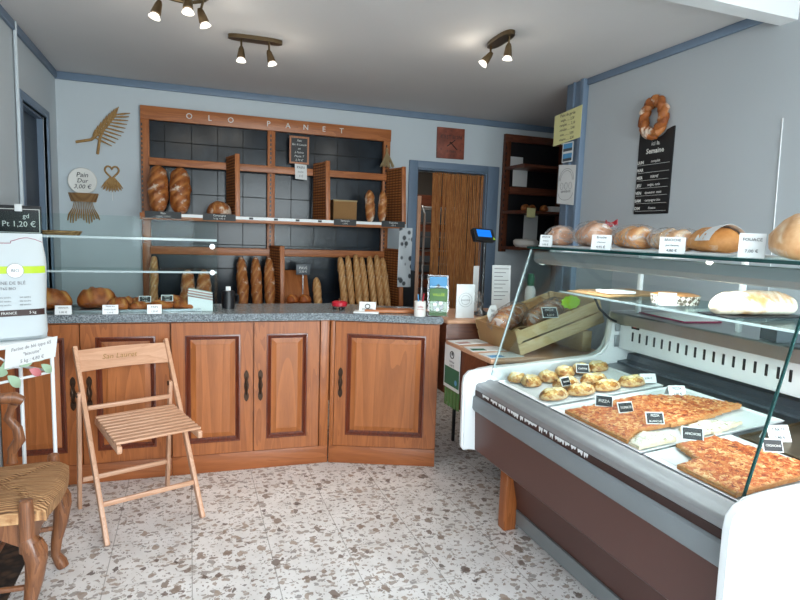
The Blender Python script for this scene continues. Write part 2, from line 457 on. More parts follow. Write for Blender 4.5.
def granite():
    t = NT('speckled_grey_worktop'); v = t.coord()
    a = t.noise(v, 160, 3, .7); b = t.n('ShaderNodeTexVoronoi', i_Vector=v, i_Scale=220).outputs['Color']
    f = t.math('ADD', t.math('MULTIPLY', a, .7), t.math('MULTIPLY', t.n('ShaderNodeSeparateColor', i_0=b).outputs[0], .3))
    return t.bsdf(t.ramp(f, [(.3, '#40464b'), (.5, '#757d82'), (.72, '#a6adb1')]), .2)
M['granite'] = granite()
def rush():
    t = NT('woven_rush'); v = t.coord((1, 1, 1))
    w = t.n('ShaderNodeTexWave', i_Vector=v, i_Scale=30, bands_direction='Y', i_Distortion=2, i_Detail=3, i_Detail_Scale=1.2)
    n = t.noise(t.coord((5, 90, 30)), 1.2, 4, .6)
    f = t.math('ADD', t.math('MULTIPLY', w.outputs['Fac'], .3), t.math('MULTIPLY', n, .75))
    return t.bsdf(t.ramp(f, [(.25, '#553a22'), (.5, '#9f6f46'), (.78, '#caa072')]), .7, 0, w.outputs['Fac'], .6, .006)
M['rush'] = rush()
def matweave():
    t = NT('dark_door_mat'); v = t.coord()
    vo = t.n('ShaderNodeTexVoronoi', i_Vector=v, i_Scale=24)
    return t.bsdf(t.ramp(vo.outputs['Distance'], [(.3, '#4a3629'), (.6, '#221a16')]), .9, 0, vo.outputs['Distance'], .5, .01)
M['mat'] = matweave()
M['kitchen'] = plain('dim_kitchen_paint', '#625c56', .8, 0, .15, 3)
def strand():
    t = NT('brown_bead_strands'); v = t.coord((1, 1, 1))
    n = t.noise(t.coord((30, 30, 4)), 3, 3)
    w = t.n('ShaderNodeTexWave', i_Vector=v, i_Scale=26, bands_direction='Z').outputs['Fac']
    return t.bsdf(t.ramp(n, [(.3, '#9a5b30'), (.7, '#c78a52')]), .5, 0, w, .6, .006)
M['strand'] = strand()
def lace():
    t = NT('lattice_paper_mould'); v = t.coord()
    a = t.n('ShaderNodeTexChecker', i_Vector=t.coord((1, 1, 1), (0, .785, .785)), i_Scale=70).outputs['Fac']
    return t.bsdf(t.mix(a, '#6b5a4a', '#efe9df'), .7)
M['lace'] = lace()
def dotted():
    t = NT('printed_film'); v = t.coord()
    vo = t.n('ShaderNodeTexVoronoi', i_Vector=t.coord((1.2, 1, 1)), i_Scale=16)
    return t.bsdf(t.ramp(vo.outputs['Distance'], [(.28, '#45484c'), (.42, '#b9bec2')]), .25)
M['film'] = dotted()
# ------------------------------------------------------------------ the room
CZ, XL, XR, YB, YF = 2.515, -.93, 2.6, 5.0, -1.1
m = MB(); m.box((XL - .3, YF - .1, -.08), (3.6, 7.2, 0)); struct('floor', m, M['floor'])
m = MB(); m.box((XL - .3, YF - .1, CZ), (3.6, 7.2, CZ + .08)); struct('ceiling', m, M['ceil'])
DX0, DX1, DZ = 1.975, 2.705, 2.02
m = MB(); m.box((XL - .1, YB, 0), (DX0, YB + .1, CZ)); m.box((DX1, YB, 0), (3.6, YB + .1, CZ)); m.box((DX0, YB, DZ), (DX1, YB + .1, CZ))
struct('wall_back', m, M['wall'])
LY0, LY1, LZ = 4.03, 4.67, 2.12
m = MB(); m.box((XL - .1, YF, 0), (XL, LY0, CZ)); m.box((XL - .1, LY1, 0), (XL, YB, CZ)); m.box((XL - .1, LY0, LZ), (XL, LY1, CZ))
struct('wall_left', m, M['wall'])
m = MB(); m.box((XR, YF, 0), (XR + .1, 3.42, CZ)); struct('wall_right', m, M['wall_r'])
m = MB(); m.box((3.5, 2.0, 0), (3.6, YB, CZ)); struct('wall_passage', m, M['wall_r'])
m = MB(); m.box((XR + .1, 2.0, 0), (3.5, 2.1, CZ)); struct('wall_passage_end', m, M['wall_r'])
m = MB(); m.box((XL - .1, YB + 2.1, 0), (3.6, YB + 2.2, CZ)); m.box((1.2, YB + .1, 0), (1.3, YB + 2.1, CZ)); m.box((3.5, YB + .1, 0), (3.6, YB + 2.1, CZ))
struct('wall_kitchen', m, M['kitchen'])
# front wall: glazed shop door on the left, wide shop window on the right
m = MB()
for a, b in (((XL - .1, 0), (-.75, CZ)), ((.12, 0), (.3, CZ)), ((2.5, 0), (XR + .1, CZ)), ((-.75, 2.3), (.12, CZ)), ((.3, 0), (2.5, .35)), ((.3, 2.4), (2.5, CZ))):
    m.box((a[0], YF - .1, a[1]), (b[0], YF, b[1]))
struct('wall_front', m, M['wall'])
def frame_xz(x0, x1, z0, z1, w, y0, y1):
    b = MB(); b.ringplate([(x0, z0), (x1, z0), (x1, z1), (x0, z1)], [(x0 + w, z0 + w), (x1 - w, z0 + w), (x1 - w, z1 - w), (x0 + w, z1 - w)], (0, y1 - y0, 0), lambda u, w_: (u, y0, w_)); return b
w1 = struct('window_1', frame_xz(.3, 2.5, .35, 2.4, .05, YF - .08, YF - .02), M['white_m'])
m = MB(); m.box((.35, YF - .055, .4), (2.45, YF - .049, 2.35)); m.build('pane', M['glass'], w1)
d1 = struct('door_1', frame_xz(-.75, .12, .0, 2.3, .08, YF - .08, YF - .02), M['white_m'])
m = MB(); m.box((-.67, YF - .055, 1.15), (.04, YF - .049, 2.22)); m.build('pane', M['glass'], d1)
m = MB(); m.box((-.67, YF - .07, .08), (.04, YF - .03, 1.15), .006); m.build('door_panel', M['white_m'], d1)  # unseen solid panel, added to cut the door's light on the sack
# beam across the room
m = MB(); m.box((XL, 1.945, 2.43), (XR, 2.03, CZ)); struct('beam', m, M['beam'])
# cornice strips
def corn(name, a, b): mm = MB(); mm.box(a, b, .004); struct(name, mm, M['trim'])
corn('trim_1', (XL, YB - .022, CZ - .055), (3.5, YB, CZ)); corn('trim_2', (XL, 2.03, CZ - .05), (XL + .02, YB - .022, CZ)); corn('trim_3', (XR - .02, 2.03, CZ - .045), (XR, 3.4, CZ))
# blue casing at the end of the right wall
m = MB(); m.box((2.575, 3.44, 0), (2.70, 3.62, CZ), .004); m.box((2.555, 3.405, 0), (2.60, 3.445, CZ), .004); m.box((2.562, 3.52, 0), (2.58, 3.54, CZ), .003); struct('trim_4', m, M['trim'])
# left doorway
m = MB()
m.box((XL - .02, LY0 - .05, 0), (XL + .012, LY0, LZ + .05), .003); m.box((XL - .02, LY1, 0), (XL + .012, LY1 + .05, LZ + .05), .003); m.box((XL - .02, LY0, LZ), (XL + .012, LY1, LZ + .05), .003)
m.box((XL - .1, LY0, 0), (XL - .02, LY0 + .012, LZ)); m.box((XL - .1, LY1 - .012, 0), (XL - .02, LY1, LZ)); m.box((XL - .1, LY0, LZ - .012), (XL - .02, LY1, LZ))
struct('trim_5', m, M['trim'])
d2 = MB(); d2.box((XL - .09, LY0 + .014, .01), (XL - .055, LY1 - .014, LZ - .014), .003)
for z0, z1 in ((.2, .95), (1.1, 1.95)): d2.box((XL - .06, LY0 + .1, z0), (XL - .048, LY1 - .1, z1), .008)
struct('door_2', d2, M['door_blue'])
m = MB(); m.tube([(XL + .016, 3.9, 0), (XL + .016, 3.9, CZ)], .010, 10); struct('trim_6', m, M['wall'])
m = MB(); m.tube([(XR - .004, 1.94, 1.0), (XR - .004, 1.965, 2.0)], .0022, 6); struct('trim_7', m, M['white_m'])
# back doorway casing
m = MB()
m.box((DX0 - .085, YB - .02, 0), (DX0, YB + .005, DZ + .065), .004); m.box((DX1, YB - .02, 0), (DX1 + .12, YB + .005, DZ + .065), .004); m.box((DX0, YB - .02, DZ), (DX1, YB + .005, DZ + .065), .004)
m.box((DX0, YB + .005, 0), (DX0 + .012, YB + .1, DZ)); m.box((DX1 - .012, YB + .005, 0), (DX1, YB + .1, DZ)); m.box((DX0 + .012, YB + .005, DZ - .012), (DX1 - .012, YB + .1, DZ))
struct('trim_8', m, M['trim'])
m = MB(); m.box((XL, YB - .015, 0), (DX0 - .085, YB, .08)); struct('baseboard_back', m, M['skirt'])
m = MB(); m.box((XR - .015, YF, 0), (XR, 3.4, .08)); struct('baseboard_right', m, M['skirt'])
# black wall tiles behind the bread
m = MB(); m.box((-.345, YB - .008, .62), (1.68, YB, 2.29)); struct('tiled_panel', m, M['tile'])

# ------------------------------------------------------------------ light
w = bpy.data.worlds.new('World'); SC.world = w; w.use_nodes = True
nt = w.node_tree; nt.nodes.clear()
tc = nt.nodes.new('ShaderNodeTexCoord'); sp = nt.nodes.new('ShaderNodeSeparateXYZ'); rp = nt.nodes.new('ShaderNodeValToRGB')
bg = nt.nodes.new('ShaderNodeBackground'); ou = nt.nodes.new('ShaderNodeOutputWorld')
mr = nt.nodes.new('ShaderNodeMapRange'); mr.inputs[1].default_value = -1
nt.links.new(tc.outputs['Generated'], sp.inputs[0]); nt.links.new(sp.outputs[2], mr.inputs[0]); nt.links.new(mr.outputs[0], rp.inputs[0])
e = rp.color_ramp.elements; e[0].position = .3; e[0].color = (.35, .34, .32, 1); e[1].position = .62; e[1].color = (.925, .952, 1.03, 1)
nt.links.new(rp.outputs[0], bg.inputs[0]); bg.inputs[1].default_value = 18.0; nt.links.new(bg.outputs[0], ou.inputs[0])
def light(name, typ, loc, energy, col=(1, 1, 1), rot=(0, 0, 0), **kw):
    L = bpy.data.lights.new(name, typ); L.energy = energy; L.color = col
    for k, v in kw.items():
        if k == 'portal': L.cycles.is_portal = True
        else: setattr(L, k, v)
    o = bpy.data.objects.new(name, L); COL.objects.link(o); o.location = loc; o.rotation_euler = rot; return o
light('window_portal', 'AREA', (1.4, YF - .02, 1.375), 1, rot=(PI/2, 0, 0), shape='RECTANGLE', size=2.1, size_y=1.95, portal=1)
light('door_portal', 'AREA', (-.315, YF - .02, 1.685), 1, rot=(PI/2, 0, 0), shape='RECTANGLE', size=.71, size_y=1.07, portal=1)
light('kitchen_fill', 'AREA', (2.3, 5.7, 2.45), 16, (1, .93, .82), size=.5)  # added fill light for the back room, not a fitting of the place

# ------------------------------------------------------------------ camera
cam = bpy.data.cameras.new('camera'); co = bpy.data.objects.new('camera', cam); COL.objects.link(co); SC.camera = co
cam.sensor_width = 36; cam.lens = 570.5 / 800 * 36; cam.clip_start = .02
ya, pi_, ro = .353950715, .113722534, .0335964129
f_ = V((math.sin(ya) * math.cos(pi_), math.cos(ya) * math.cos(pi_), -math.sin(pi_))); r_ = V((math.cos(ya), -math.sin(ya), 0)); u_ = r_.cross(f_)
r2 = r_ * math.cos(ro) + u_ * math.sin(ro); u2 = u_ * math.cos(ro) - r_ * math.sin(ro)
mw = Matrix((r2, u2, -f_)).transposed().to_4x4(); mw.translation = V((0, 0, 1.40)); co.matrix_world = mw
SC.view_settings.view_transform = 'Standard'; SC.view_settings.look = 'None'; SC.view_settings.gamma = 1
SC.view_settings.exposure = 0.0; SC.view_settings.use_curve_mapping = False

# ------------------------------------------------------------------ ceiling spot lamps
def spot_head(root, base, piv, d):
    """stem from the plate at base down to piv, head points along d (all in world)"""
    d = V(d).normalized(); piv = V(piv)
    m = MB(True); m.tube([base, V(base).lerp(piv, .9), piv], .006, 8); m.build('stem', M['brass'], root)
    q = V((0, 0, 1)).rotation_difference(d).to_matrix()
    m = MB(True); m.lathe([(0, -.016), (.010, -.014), (.016, 0), (.021, .028), (.024, .048), (.022, .051), (0, .052)], piv, 16, q); h = m.build('spot_head', M['brass'], root)
    m = MB(True); m.lathe([(.010, .049), (.018, .054), (.026, .066), (.028, .071), (.024, .0725), (0, .071)], piv, 16, q); m.build('bulb', M['bulb'], h)
    p = piv + d * .10
    L = light('lamp_spot', 'SPOT', p, 9, (1, .88, .72), spot_size=1.3, spot_blend=.6, shadow_soft_size=.03)
    L.rotation_euler = V((0, 0, -1)).rotation_difference(d).to_euler()
    light('lamp_glow', 'POINT', piv + d * .09, 1.1, (1, .9, .75), shadow_soft_size=.02)
def spot_lamp(label, c, L, along, heads, round_=False):
    r = thing('spot_lamp', label, 'ceiling lamp', (c[0], c[1], CZ), 0, 'ceiling spot lamps')
    m = MB(True)
    if round_:
        m.tube([(c[0] + L * math.cos(a * PI / 12), c[1] + L * math.sin(a * PI / 12), CZ - .03) for a in range(24)], .009, 8, True)
        m.lathe([(0, CZ), (.05, CZ), (.05, CZ - .018), (.03, CZ - .03), (0, CZ - .031)], (c[0], c[1], 0), 24)
        for k in range(3): m.tube([(c[0], c[1], CZ - .026), (c[0] + L * math.cos(k * 2.1), c[1] + L * math.sin(k * 2.1), CZ - .03)], .006, 6)
    else:
        a = V(along).normalized(); b = V((-a.y, a.x, 0))
        pl = []
        for k in range(20):
            s = k / 20 * 2 * PI; pl.append((L / 2 * math.copysign(abs(math.cos(s)) ** .7, math.cos(s)), .038 * math.copysign(abs(math.sin(s)) ** .8, math.sin(s))))
        f0 = lambda u, w_: V((c[0], c[1], CZ - .022)) + a * u + b * w_
        m.prism(pl, (0, 0, .022), f0)
    m.build('ceiling_plate', M['brass'], r)
    for base, piv, d in heads: spot_head(r, base, piv, d)
spot_lamp('three-headed round brass spot lamp cut by the top edge of the photo', (-.03, 2.98), .12, None,
          [((-.13, 3.04, 2.49), (-.13, 3.05, 2.44), (-.3, -.1, -1)), ((.0, 2.95, 2.49), (.0, 2.96, 2.455), (-.02, -.15, -1)), ((.07, 3.03, 2.49), (.055, 3.05, 2.435), (.35, .05, -1))], True)
spot_lamp('two-headed brass spot lamp on the ceiling before the tiled bread shelves', (.367, 3.575), .31, (1, -.03, 0),
          [((.287, 3.575, 2.495), (.287, 3.575, 2.44), (-.02, -.1, -1)), ((.445, 3.57, 2.495), (.445, 3.57, 2.44), (.3, .0, -1))])
spot_lamp('two-headed brass spot lamp on the ceiling nearest the yellow notice', (1.64, 2.955), .28, (.05, 1, 0),
          [((1.632, 3.05, 2.495), (1.625, 3.04, 2.445), (-.6, .25, -.85)), ((1.645, 2.87, 2.495), (1.645, 2.87, 2.445), (-.02, .1, -1))])
# ------------------------------------------------------------------ counter cabinets
def ornate_handle(root, door, x, zc, y):
    m = MB(True)
    n = 16
    prof = []
    for k in range(n + 1):
        t = -1 + 2 * k / n; w_ = .006 + .008 * abs(math.cos(t * PI * 1.5)) ; prof.append((w_ if abs(t) < .99 else .002, t * .092))
    poly = [(-a, b) for a, b in prof] + [(a, b) for a, b in reversed(prof)]
    F = root_matrix(root)
    m.M = F
    m.prism(poly, (0, -.004, 0), lambda u, w_: (x + u, y, zc + w_))
    m.tube([(x, y - .004, zc + .05), (x - .002, y - .022, zc + .03), (x + .003, y - .026, zc), (x - .002, y - .022, zc - .03), (x, y - .004, zc - .05)], [.005, .0045, .006, .0045, .005], 8)
    m.build('door_handle', M['bronze'], door)
def cab_door(root, x0, x1, z0, z1, hside):
    """raised-panel oak door in the cabinet's frame, front at y=0, facing -y"""
    F = root_matrix(root); w_ = .072
    m = MB(True, F)
    q = lambda a: [(x0 + a, z0 + a), (x1 - a, z0 + a), (x1 - a, z1 - a), (x0 + a, z1 - a)]
    m.ringplate(q(0), q(w_), (0, -.021, 0), lambda u, v_: (u, .022, v_))
    d = m.build('door', M['oak'], root)
    m = MB(True, F)
    L = []
    for a, y in ((w_ - .002, .006), (w_ - .002, -.003), (w_ + .006, -.005), (w_ + .012, .0), (w_ + .014, .006), (w_ + .024, .012), (w_ + .028, .012)):
        L.append([m.v((u, y, v_)) for u, v_ in q(a)])
    m.rings(L, caps=False); m.build('door_moulding', M['mould'], d, angle=20)
    m = MB(True, F); L = []
    for a, y in ((w_ + .026, .014), (w_ + .026, .010), (w_ + .050, .003), (w_ + .054, .001)): L.append([m.v((u, y, v_)) for u, v_ in q(a)])
    m.rings(L); m.build('door_panel', M['oak_p'], d, angle=12)
    hx = x0 + .036 if hside < 0 else x1 - .036
    ornate_handle(root, d, hx, .505, .001)
def counter_unit(name, label, o, ang, L, doors, body_poly, stile=None, plinth=True):
    r = thing(name, label, 'cabinet', o, ang, 'oak counter cabinets')
    F = root_matrix(r)
    m = MB(True); m.prism(body_poly, (0, 0, .885 - .105), lambda u, v_: (u, v_, .105)); m.build('body', M['oak'], r)
    m = MB(True, F); m.box((0, .004, 0), (L, .03, .108), .003); m.build('plinth', M['oak_h'], r)
    if stile: m = MB(True, F); m.box((stile[0], -.002, .108), (stile[1], .024, .884), .004); m.build('corner_post', M['oak'], r)
    for x0, x1, h in doors: cab_door(r, x0, x1, .112, .876, h)
    return r
A0, A1, A2 = V((XL + .005, 3.37, 0)), V((.778, 3.292, 0)), V((1.385, 3.05, 0))
dm = (A1 - A0).normalized(); da = (A2 - A1).normalized(); nm = V((-dm.y, dm.x, 0)); na = V((-da.y, da.x, 0)); am = math.atan2(dm.y, dm.x); aa = math.atan2(da.y, da.x)
LM = (A1 - A0).length; LA = (A2 - A1).length
def pu(u, v_): p = A0 + dm * u + nm * v_; return (p.x, p.y)
counter_unit('counter_cabinet', 'two-door oak counter cabinet standing behind the folding chair', A0, am, .818, [(.004, .372, 1), (.378, .812, -1)], [pu(0, .025), pu(.817, .025), pu(.817, .4), pu(0, .4)])
o2 = A0 + dm * .82
counter_unit('counter_cabinet', 'two-door oak counter cabinet in the middle, reaching the bend of the counter', o2, am, LM - .82, [(.004, .44, 1), (.447, .823, -1)], [pu(.821, .025), pu(LM - .002, .025), pu(LM + .07, .4), pu(.821, .4)], (.829, LM - .822))
p3 = [A1 + da * .004 + na * .025, A2 + na * .025, V((1.385, 3.43, 0)), A1 + na * .35 + V((.06, .06, 0))]
counter_unit('counter_cabinet', 'single-door oak counter cabinet on the angled right end of the counter', A1 + da * .003, aa, LA - .003, [(.03, LA - .012, -1)], [(p.x, p.y) for p in p3], (.002, .027))
# worktop
wt = [A0 - nm * .032, A1 - nm * .032 + dm * .002, A2 - na * .05 + da * .02, V((1.405, 3.47, 0)), V((.88, 3.72, 0)), V((XL + .005, 3.80, 0))]
wt[0].x = XL + .003
m = MB(True); m.prism([(p.x, p.y) for p in wt], (0, 0, .042), lambda u, v_: (u, v_, .888))
es = [e for e in m.bm.edges]; bmesh.ops.bevel(m.bm, geom=es, offset=.008, segments=3, affect='EDGES')
o = m.build('worktop', M['granite']); tag(o, 'long speckled grey worktop with a bend lying on the oak cabinets', 'worktop')
WZ = .931

# ------------------------------------------------------------------ glass guard and pastries on the worktop
r = thing('glass_display', 'low glass pastry display standing on the left of the worktop', 'display case', (-.4, 3.45, WZ))
x0, x1, y0, y1 = XL + .01, .135, 3.37, 3.66
def pane(name, lo, hi, mat='glass', par=None): b = MB(True); b.box(lo, hi); return b.build(name, M[mat], par)
def edged(name, lo, hi, par, elo, ehi, em='glass_edge_w'):
    p = pane(name, lo, hi, 'glass', par); b = MB(True); b.box(elo, ehi); b.build('polished_edge', M[em], p); return p
pane('front_glass', (x0, y0 - .006, WZ + .001), (x1, y0, WZ + .225), 'glass', r)
pane('upper_glass', (x0, y0 - .006, WZ + .23), (x1, y0, WZ + .52), 'glass', r)
edged('glass_shelf', (x0, y0 + .002, 1.330), (x1, y1, 1.338), r, (x0, y0 - .008, 1.328), (x1 + .003, y0 + .003, 1.340))
edged('glass_shelf', (x0, y0 + .002, 1.152), (x1, y1, 1.158), r, (x0, y0 - .008, 1.150), (x1 + .003, y0 + .003, 1.160))
pane('end_glass', (x1 + .002, y0, WZ + .001), (x1 + .008, y1, WZ + .40), 'glass', r)
for z in (1.155, 1.30): m = MB(True); m.lathe([(0, -.012), (.014, -.012), (.014, .012), (0, .012)], (x1 - .02, y0 - .01, z), 12, R3(PI/2, 'X')); m.build('glass_clamp', M['steel'], r)
# pastry trays + pastries
m = MB(); m.box((-.47, -.11, 0), (.47, .11, .006), .003); m.ringplate([(-.47, -.11), (.47, -.11), (.47, .11), (-.47, .11)], [(-.462, -.102), (.462, -.102), (.462, .102), (-.462, .102)], (0, 0, .014))
o = m.build('pastry_tray', M['steel_d']); at(o, (-.415, 3.515, WZ)); tag(o, 'long flat steel tray under the pastries behind the counter glass', 'tray')
def solo(mb, name, mat, label, cat, loc, rot=(0, 0, 0), group=None, scale=None):
    o = mb.build(name, mat); at(o, loc, rot); tag(o, label, cat, group)
    if scale: o.scale = scale
    return o
PZ = WZ + .0075
def ploaf(*a, **k): b = MB(); b.loaf(*a, **k); return b
solo(ploaf(.30, .14, .115, 3, seed=2, rough=.05), 'brioche_loaf', M['pastry'], 'long glossy brioche loaf at the left end of the counter glass', 'bread', (-.755, 3.50, PZ), (0, 0, .12))
solo(ploaf(.20, .15, .115, 2, seed=5, rough=.05), 'brioche_loaf', M['pastry'], 'short tall glossy brioche loaf right of the long one', 'bread', (-.49, 3.545, PZ), (0, 0, -.2))
pg = 'pastries behind the counter glass'
names = ['small cracked pastry standing first after the two brioche loaves', 'flat turnover in the back row of the tray', 'round bun between the middle white card and the left black card', 'oval bun under the left black price card', 'oval bun under the right black price card', 'golden bun leaning against the box of paper bags', 'small roll in the front row beside the middle white card', 'round pastry behind the two black price cards']
pp = [(-.375, 3.46, .10, .08, .06), (-.34, 3.55, .13, .08, .05), (-.265, 3.53, .09, .085, .055), (-.155, 3.46, .12, .08, .045), (-.03, 3.46, .12, .08, .045), (.025, 3.545, .10, .075, .07), (-.27, 3.44, .085, .06, .042), (-.11, 3.56, .14, .08, .06)]
for k, (x, y, L, W, H) in enumerate(pp):
    solo(ploaf(L * 1.15, W * 1.15, H * 1.15, 2 + k % 3, seed=10 + k, rough=.06, amp=.2, nu=18, nv=14), 'pastry', M['pastry'], names[k], 'pastry', (x, y, PZ), (0, 0, .3 * (k % 4) - .4), pg)
def price_card(label, lines, loc, w, h, rot=(0, 0, 0), dark=False, tilt=.25, name='price_card', tsize=None, border=True, group=None, mat=None, tm=None):
    """small leaning card; local: x right, faces -y, stands on z=0"""
    r = thing(name, label, 'price card', loc, rot, group)
    m = MB(); a = math.sin(tilt); c = math.cos(tilt)
    fn = lambda u, v_: (u, v_ * a, v_ * c)
    if dark:
        m.prism([(-w/2, 0), (w/2, 0), (w/2, h), (-w/2, h)], (0, .003, 0), fn); m.build('card', M['white_p'], r)
        b = w * .05; m = MB(); m.prism([(-w/2 + b, b), (w/2 - b, b), (w/2 - b, h - b), (-w/2 + b, h - b)], (0, -.0012, 0), fn); m.build('black_face', M['black'], r)
    else:
        m.prism([(-w/2, 0), (w/2, 0), (w/2, h), (-w/2, h)], (0, .0015, 0), fn); m.build('card', mat or M['white_p'], r)
        if tilt: m = MB(); m.prism([(-w/2, 0), (w/2, 0), (w/2, h * .9), (-w/2, h * .9)], (0, .001, 0), lambda u, v_: (u, v_ * a * -1 + 2 * a * h, v_ * c)); m.build('back_flap', mat or M['white_p'], r)
    n = len(lines)
    for k, s in enumerate(lines):
        vv = h * (1 - (k + .55) / (n + .1)); off = -.0028 if dark else -.0012
        sz = (tsize or h / (n + .3)) * (.62 if dark else .74)
        text(r, s, min(sz, w * 1.15 / max(3, len(s))), tm or (M['chalk'] if dark else M['ink']), face((0, vv * a + off, vv * c), (1, 0, 0), (0, a, c)))
    return r
cz = WZ + .001
price_card('white price card at the left end in front of the long brioche loaf', ['VIENNOIS', '1,00 €'], (-.62, 3.335, cz), .075, .048)
price_card('white price card in front of the small roll, second from the left', ['PAIN AU', 'CHOCOLAT', '1,10 €'], (-.40, 3.325, cz), .075, .05)
price_card('white price card in front of the oval buns, third from the left', ['PAIN', '1,20 €'], (-.185, 3.318, cz), .072, .05)
price_card('left one of two black price cards standing on the buns', ['SUISSE', '1,30 €'], (-.24, 3.45, PZ + .04), .062, .036, (0, 0, 0), True)
price_card('right one of two black price cards standing on the buns', ['RAISIN', '1,30 €'], (-.125, 3.45, PZ + .045), .062, .036, (0, 0, 0), True)
# paper bags
r = thing('paper_bag_stack', 'slanting stack of white and rosy paper bags inside the glass end', 'paper bags', (.05, 3.44, WZ))
m = MB(); m.prism([(-.065, 0), (.068, 0), (.068, .06), (-.065, .085)], (0, .04, 0), lambda u, v_: (u, -.03, v_)); m.build('front_bag', M['white_p'], r)
for k in range(6):
    m = MB(); z = .085 + k * .007
    m.prism([(-.065, z), (.068, z - .025), (.068, z - .020), (-.07 + k * .003, z + .005)], (0, .06, 0), lambda u, v_: (u, .0 - .035 + k * .006, v_)); m.build('folded_bag', M['pinkpaper' if k % 2 == 0 else 'white_p'], r)
# bread basket tray, chalk sign on the upper shelf
m = MB(); m.lathe([(0, 0), (.085, 0), (.10, .022), (.094, .024), (.08, .006), (0, .006)], (0, 0, 0), 28, None, 1, .6); solo(m, 'shallow_basket', M['wicker_tan'], 'shallow oval basket on the top glass shelf beside the chalk sign', 'basket', (-.64, 3.47, 1.339))
r = thing('chalk_sign', 'black price sign with a white clip standing on the top glass shelf', 'sign', (-.80, 3.44, 1.339))
m = MB(); m.box((-.125, -.004, 0), (.078, .006, .145), .002); m.build('board', M['slate'], r)
m = MB(); m.ringplate([(-.118, .007), (.071, .007), (.071, .128), (-.118, .128)], [(-.115, .01), (.068, .01), (.068, .125), (-.115, .125)], (0, -.001, 0), lambda u, v_: (u, -.004, v_)); m.build('border_line', M['chalk'], r)
m = MB(); m.box((-.038, -.012, .115), (-.006, .009, .152), .002); m.build('clip', M['white_p'], r)
text(r, 'Pt 1,20 €', .040, M['chalk'], face((-.022, -.0042, .05))); text(r, 'gd', .032, M['chalk'], face((.01, -.0042, .092)))

# ------------------------------------------------------------------ small things on the worktop
r = thing('canister', 'small black steel canister with a pale card, right of the glass end', 'canister', (.21, 3.52, WZ))
m = MB(); m.lathe([(0, 0), (.037, 0), (.037, .1), (.033, .105), (0, .105)], (0, 0, 0), 24); m.build('body', M['blackp'], r)
m = MB(); m.tube([(.036, 0, .03), (.058, 0, .04), (.058, 0, .075), (.036, 0, .085)], .005, 8); m.build('handle', M['blackp'], r)
m = MB(); m.box((-.014, -.003, .1), (.014, .0, .13), .001); m.build('card', M['paper'], r)
r = thing('candle_burner', 'round red burner with a small knob on the counter', 'burner', (.86, 3.40, WZ))
m = MB(); m.lathe([(0, .018), (.036, .018), (.047, .024), (.047, .045), (.036, .052), (0, .053)], (0, 0, 0), 24); m.build('bowl', M['red'], r)
m = MB(); m.lathe([(0, .05), (.008, .05), (.006, .06), (.009, .066), (0, .071)], (0, 0, 0), 12); m.build('knob', M['brass'], r)
for k in range(3): m = MB(); a = k * 2.09 + .5; m.lathe([(0, 0), (.008, 0), (.01, .012), (.006, .022), (0, .022)], (.033 * math.cos(a), .033 * math.sin(a), 0), 10); m.build('foot', M['blackp'], r)
r = thing('card_tray', 'white tray with a printed card leaning on it beside the red burner', 'tray', (.985, 3.235, WZ), -.37)
m = MB(); m.box((-.075, -.045, 0), (.075, .045, .010), .003); m.build('tray', M['white_p'], r)
m = MB(); m.prism([(-.045, .0), (.055, .0), (.055, .062), (-.045, .062)], (0, .002, 0), lambda u, v_: (u, -.01 + v_ * .45, .011 + v_ * .85)); m.build('printed_card', M['paper'], r)
m = MB(); m.tube([(.005 + .014 * math.cos(k * PI / 8), -.012 + (.032 + .014 * math.sin(k * PI / 8)) * .45, .0115 + (.032 + .014 * math.sin(k * PI / 8)) * .85) for k in range(16)], .0025, 5, True); m.build('printed_emblem', M['ink'], r)
text(r, 'BOULANGE', .012, M['ink'], face((.005, -.0125 + .014 * .45, .011 + .014 * .85), (1, 0, 0), (0, .45, .85)))
m = MB(); m.box((-.15, -.05, 0), (.15, .05, .022), .006); solo(m, 'cutting_board', M['rack_h'], 'thick wooden bread board on the angled worktop end beside the mug', 'board', (1.125, 3.235, WZ), (0, 0, -.2))
r = thing('pen_mug', 'white printed mug holding pens at the right end of the counter', 'mug', (1.257, 3.06, WZ))
m = MB(); m.lathe([(0, 0), (.032, 0), (.034, .004), (.034, .088), (.031, .09), (.030, .008), (0, .007)], (0, 0, 0), 28); m.build('cup', M['plate'], r)
text(r, 'cafés', .017, M['red'], face((-.012, -.0355, .06), (1, -.35, 0))); text(r, 'de la place', .009, M['red'], face((-.012, -.0355, .045), (1, -.35, 0)))
for k, (x, y, c) in enumerate(((.012, .008, 'blackp'), (-.008, .01, 'skyblue'), (.004, -.008, 'red'))):
    m = MB(); m.tube([(x * .3, y * .3, .012), (x * 1.9 + .008, y * 1.9, .118 + .008 * k)], .004, 8); m.build('pen', M[c], r)
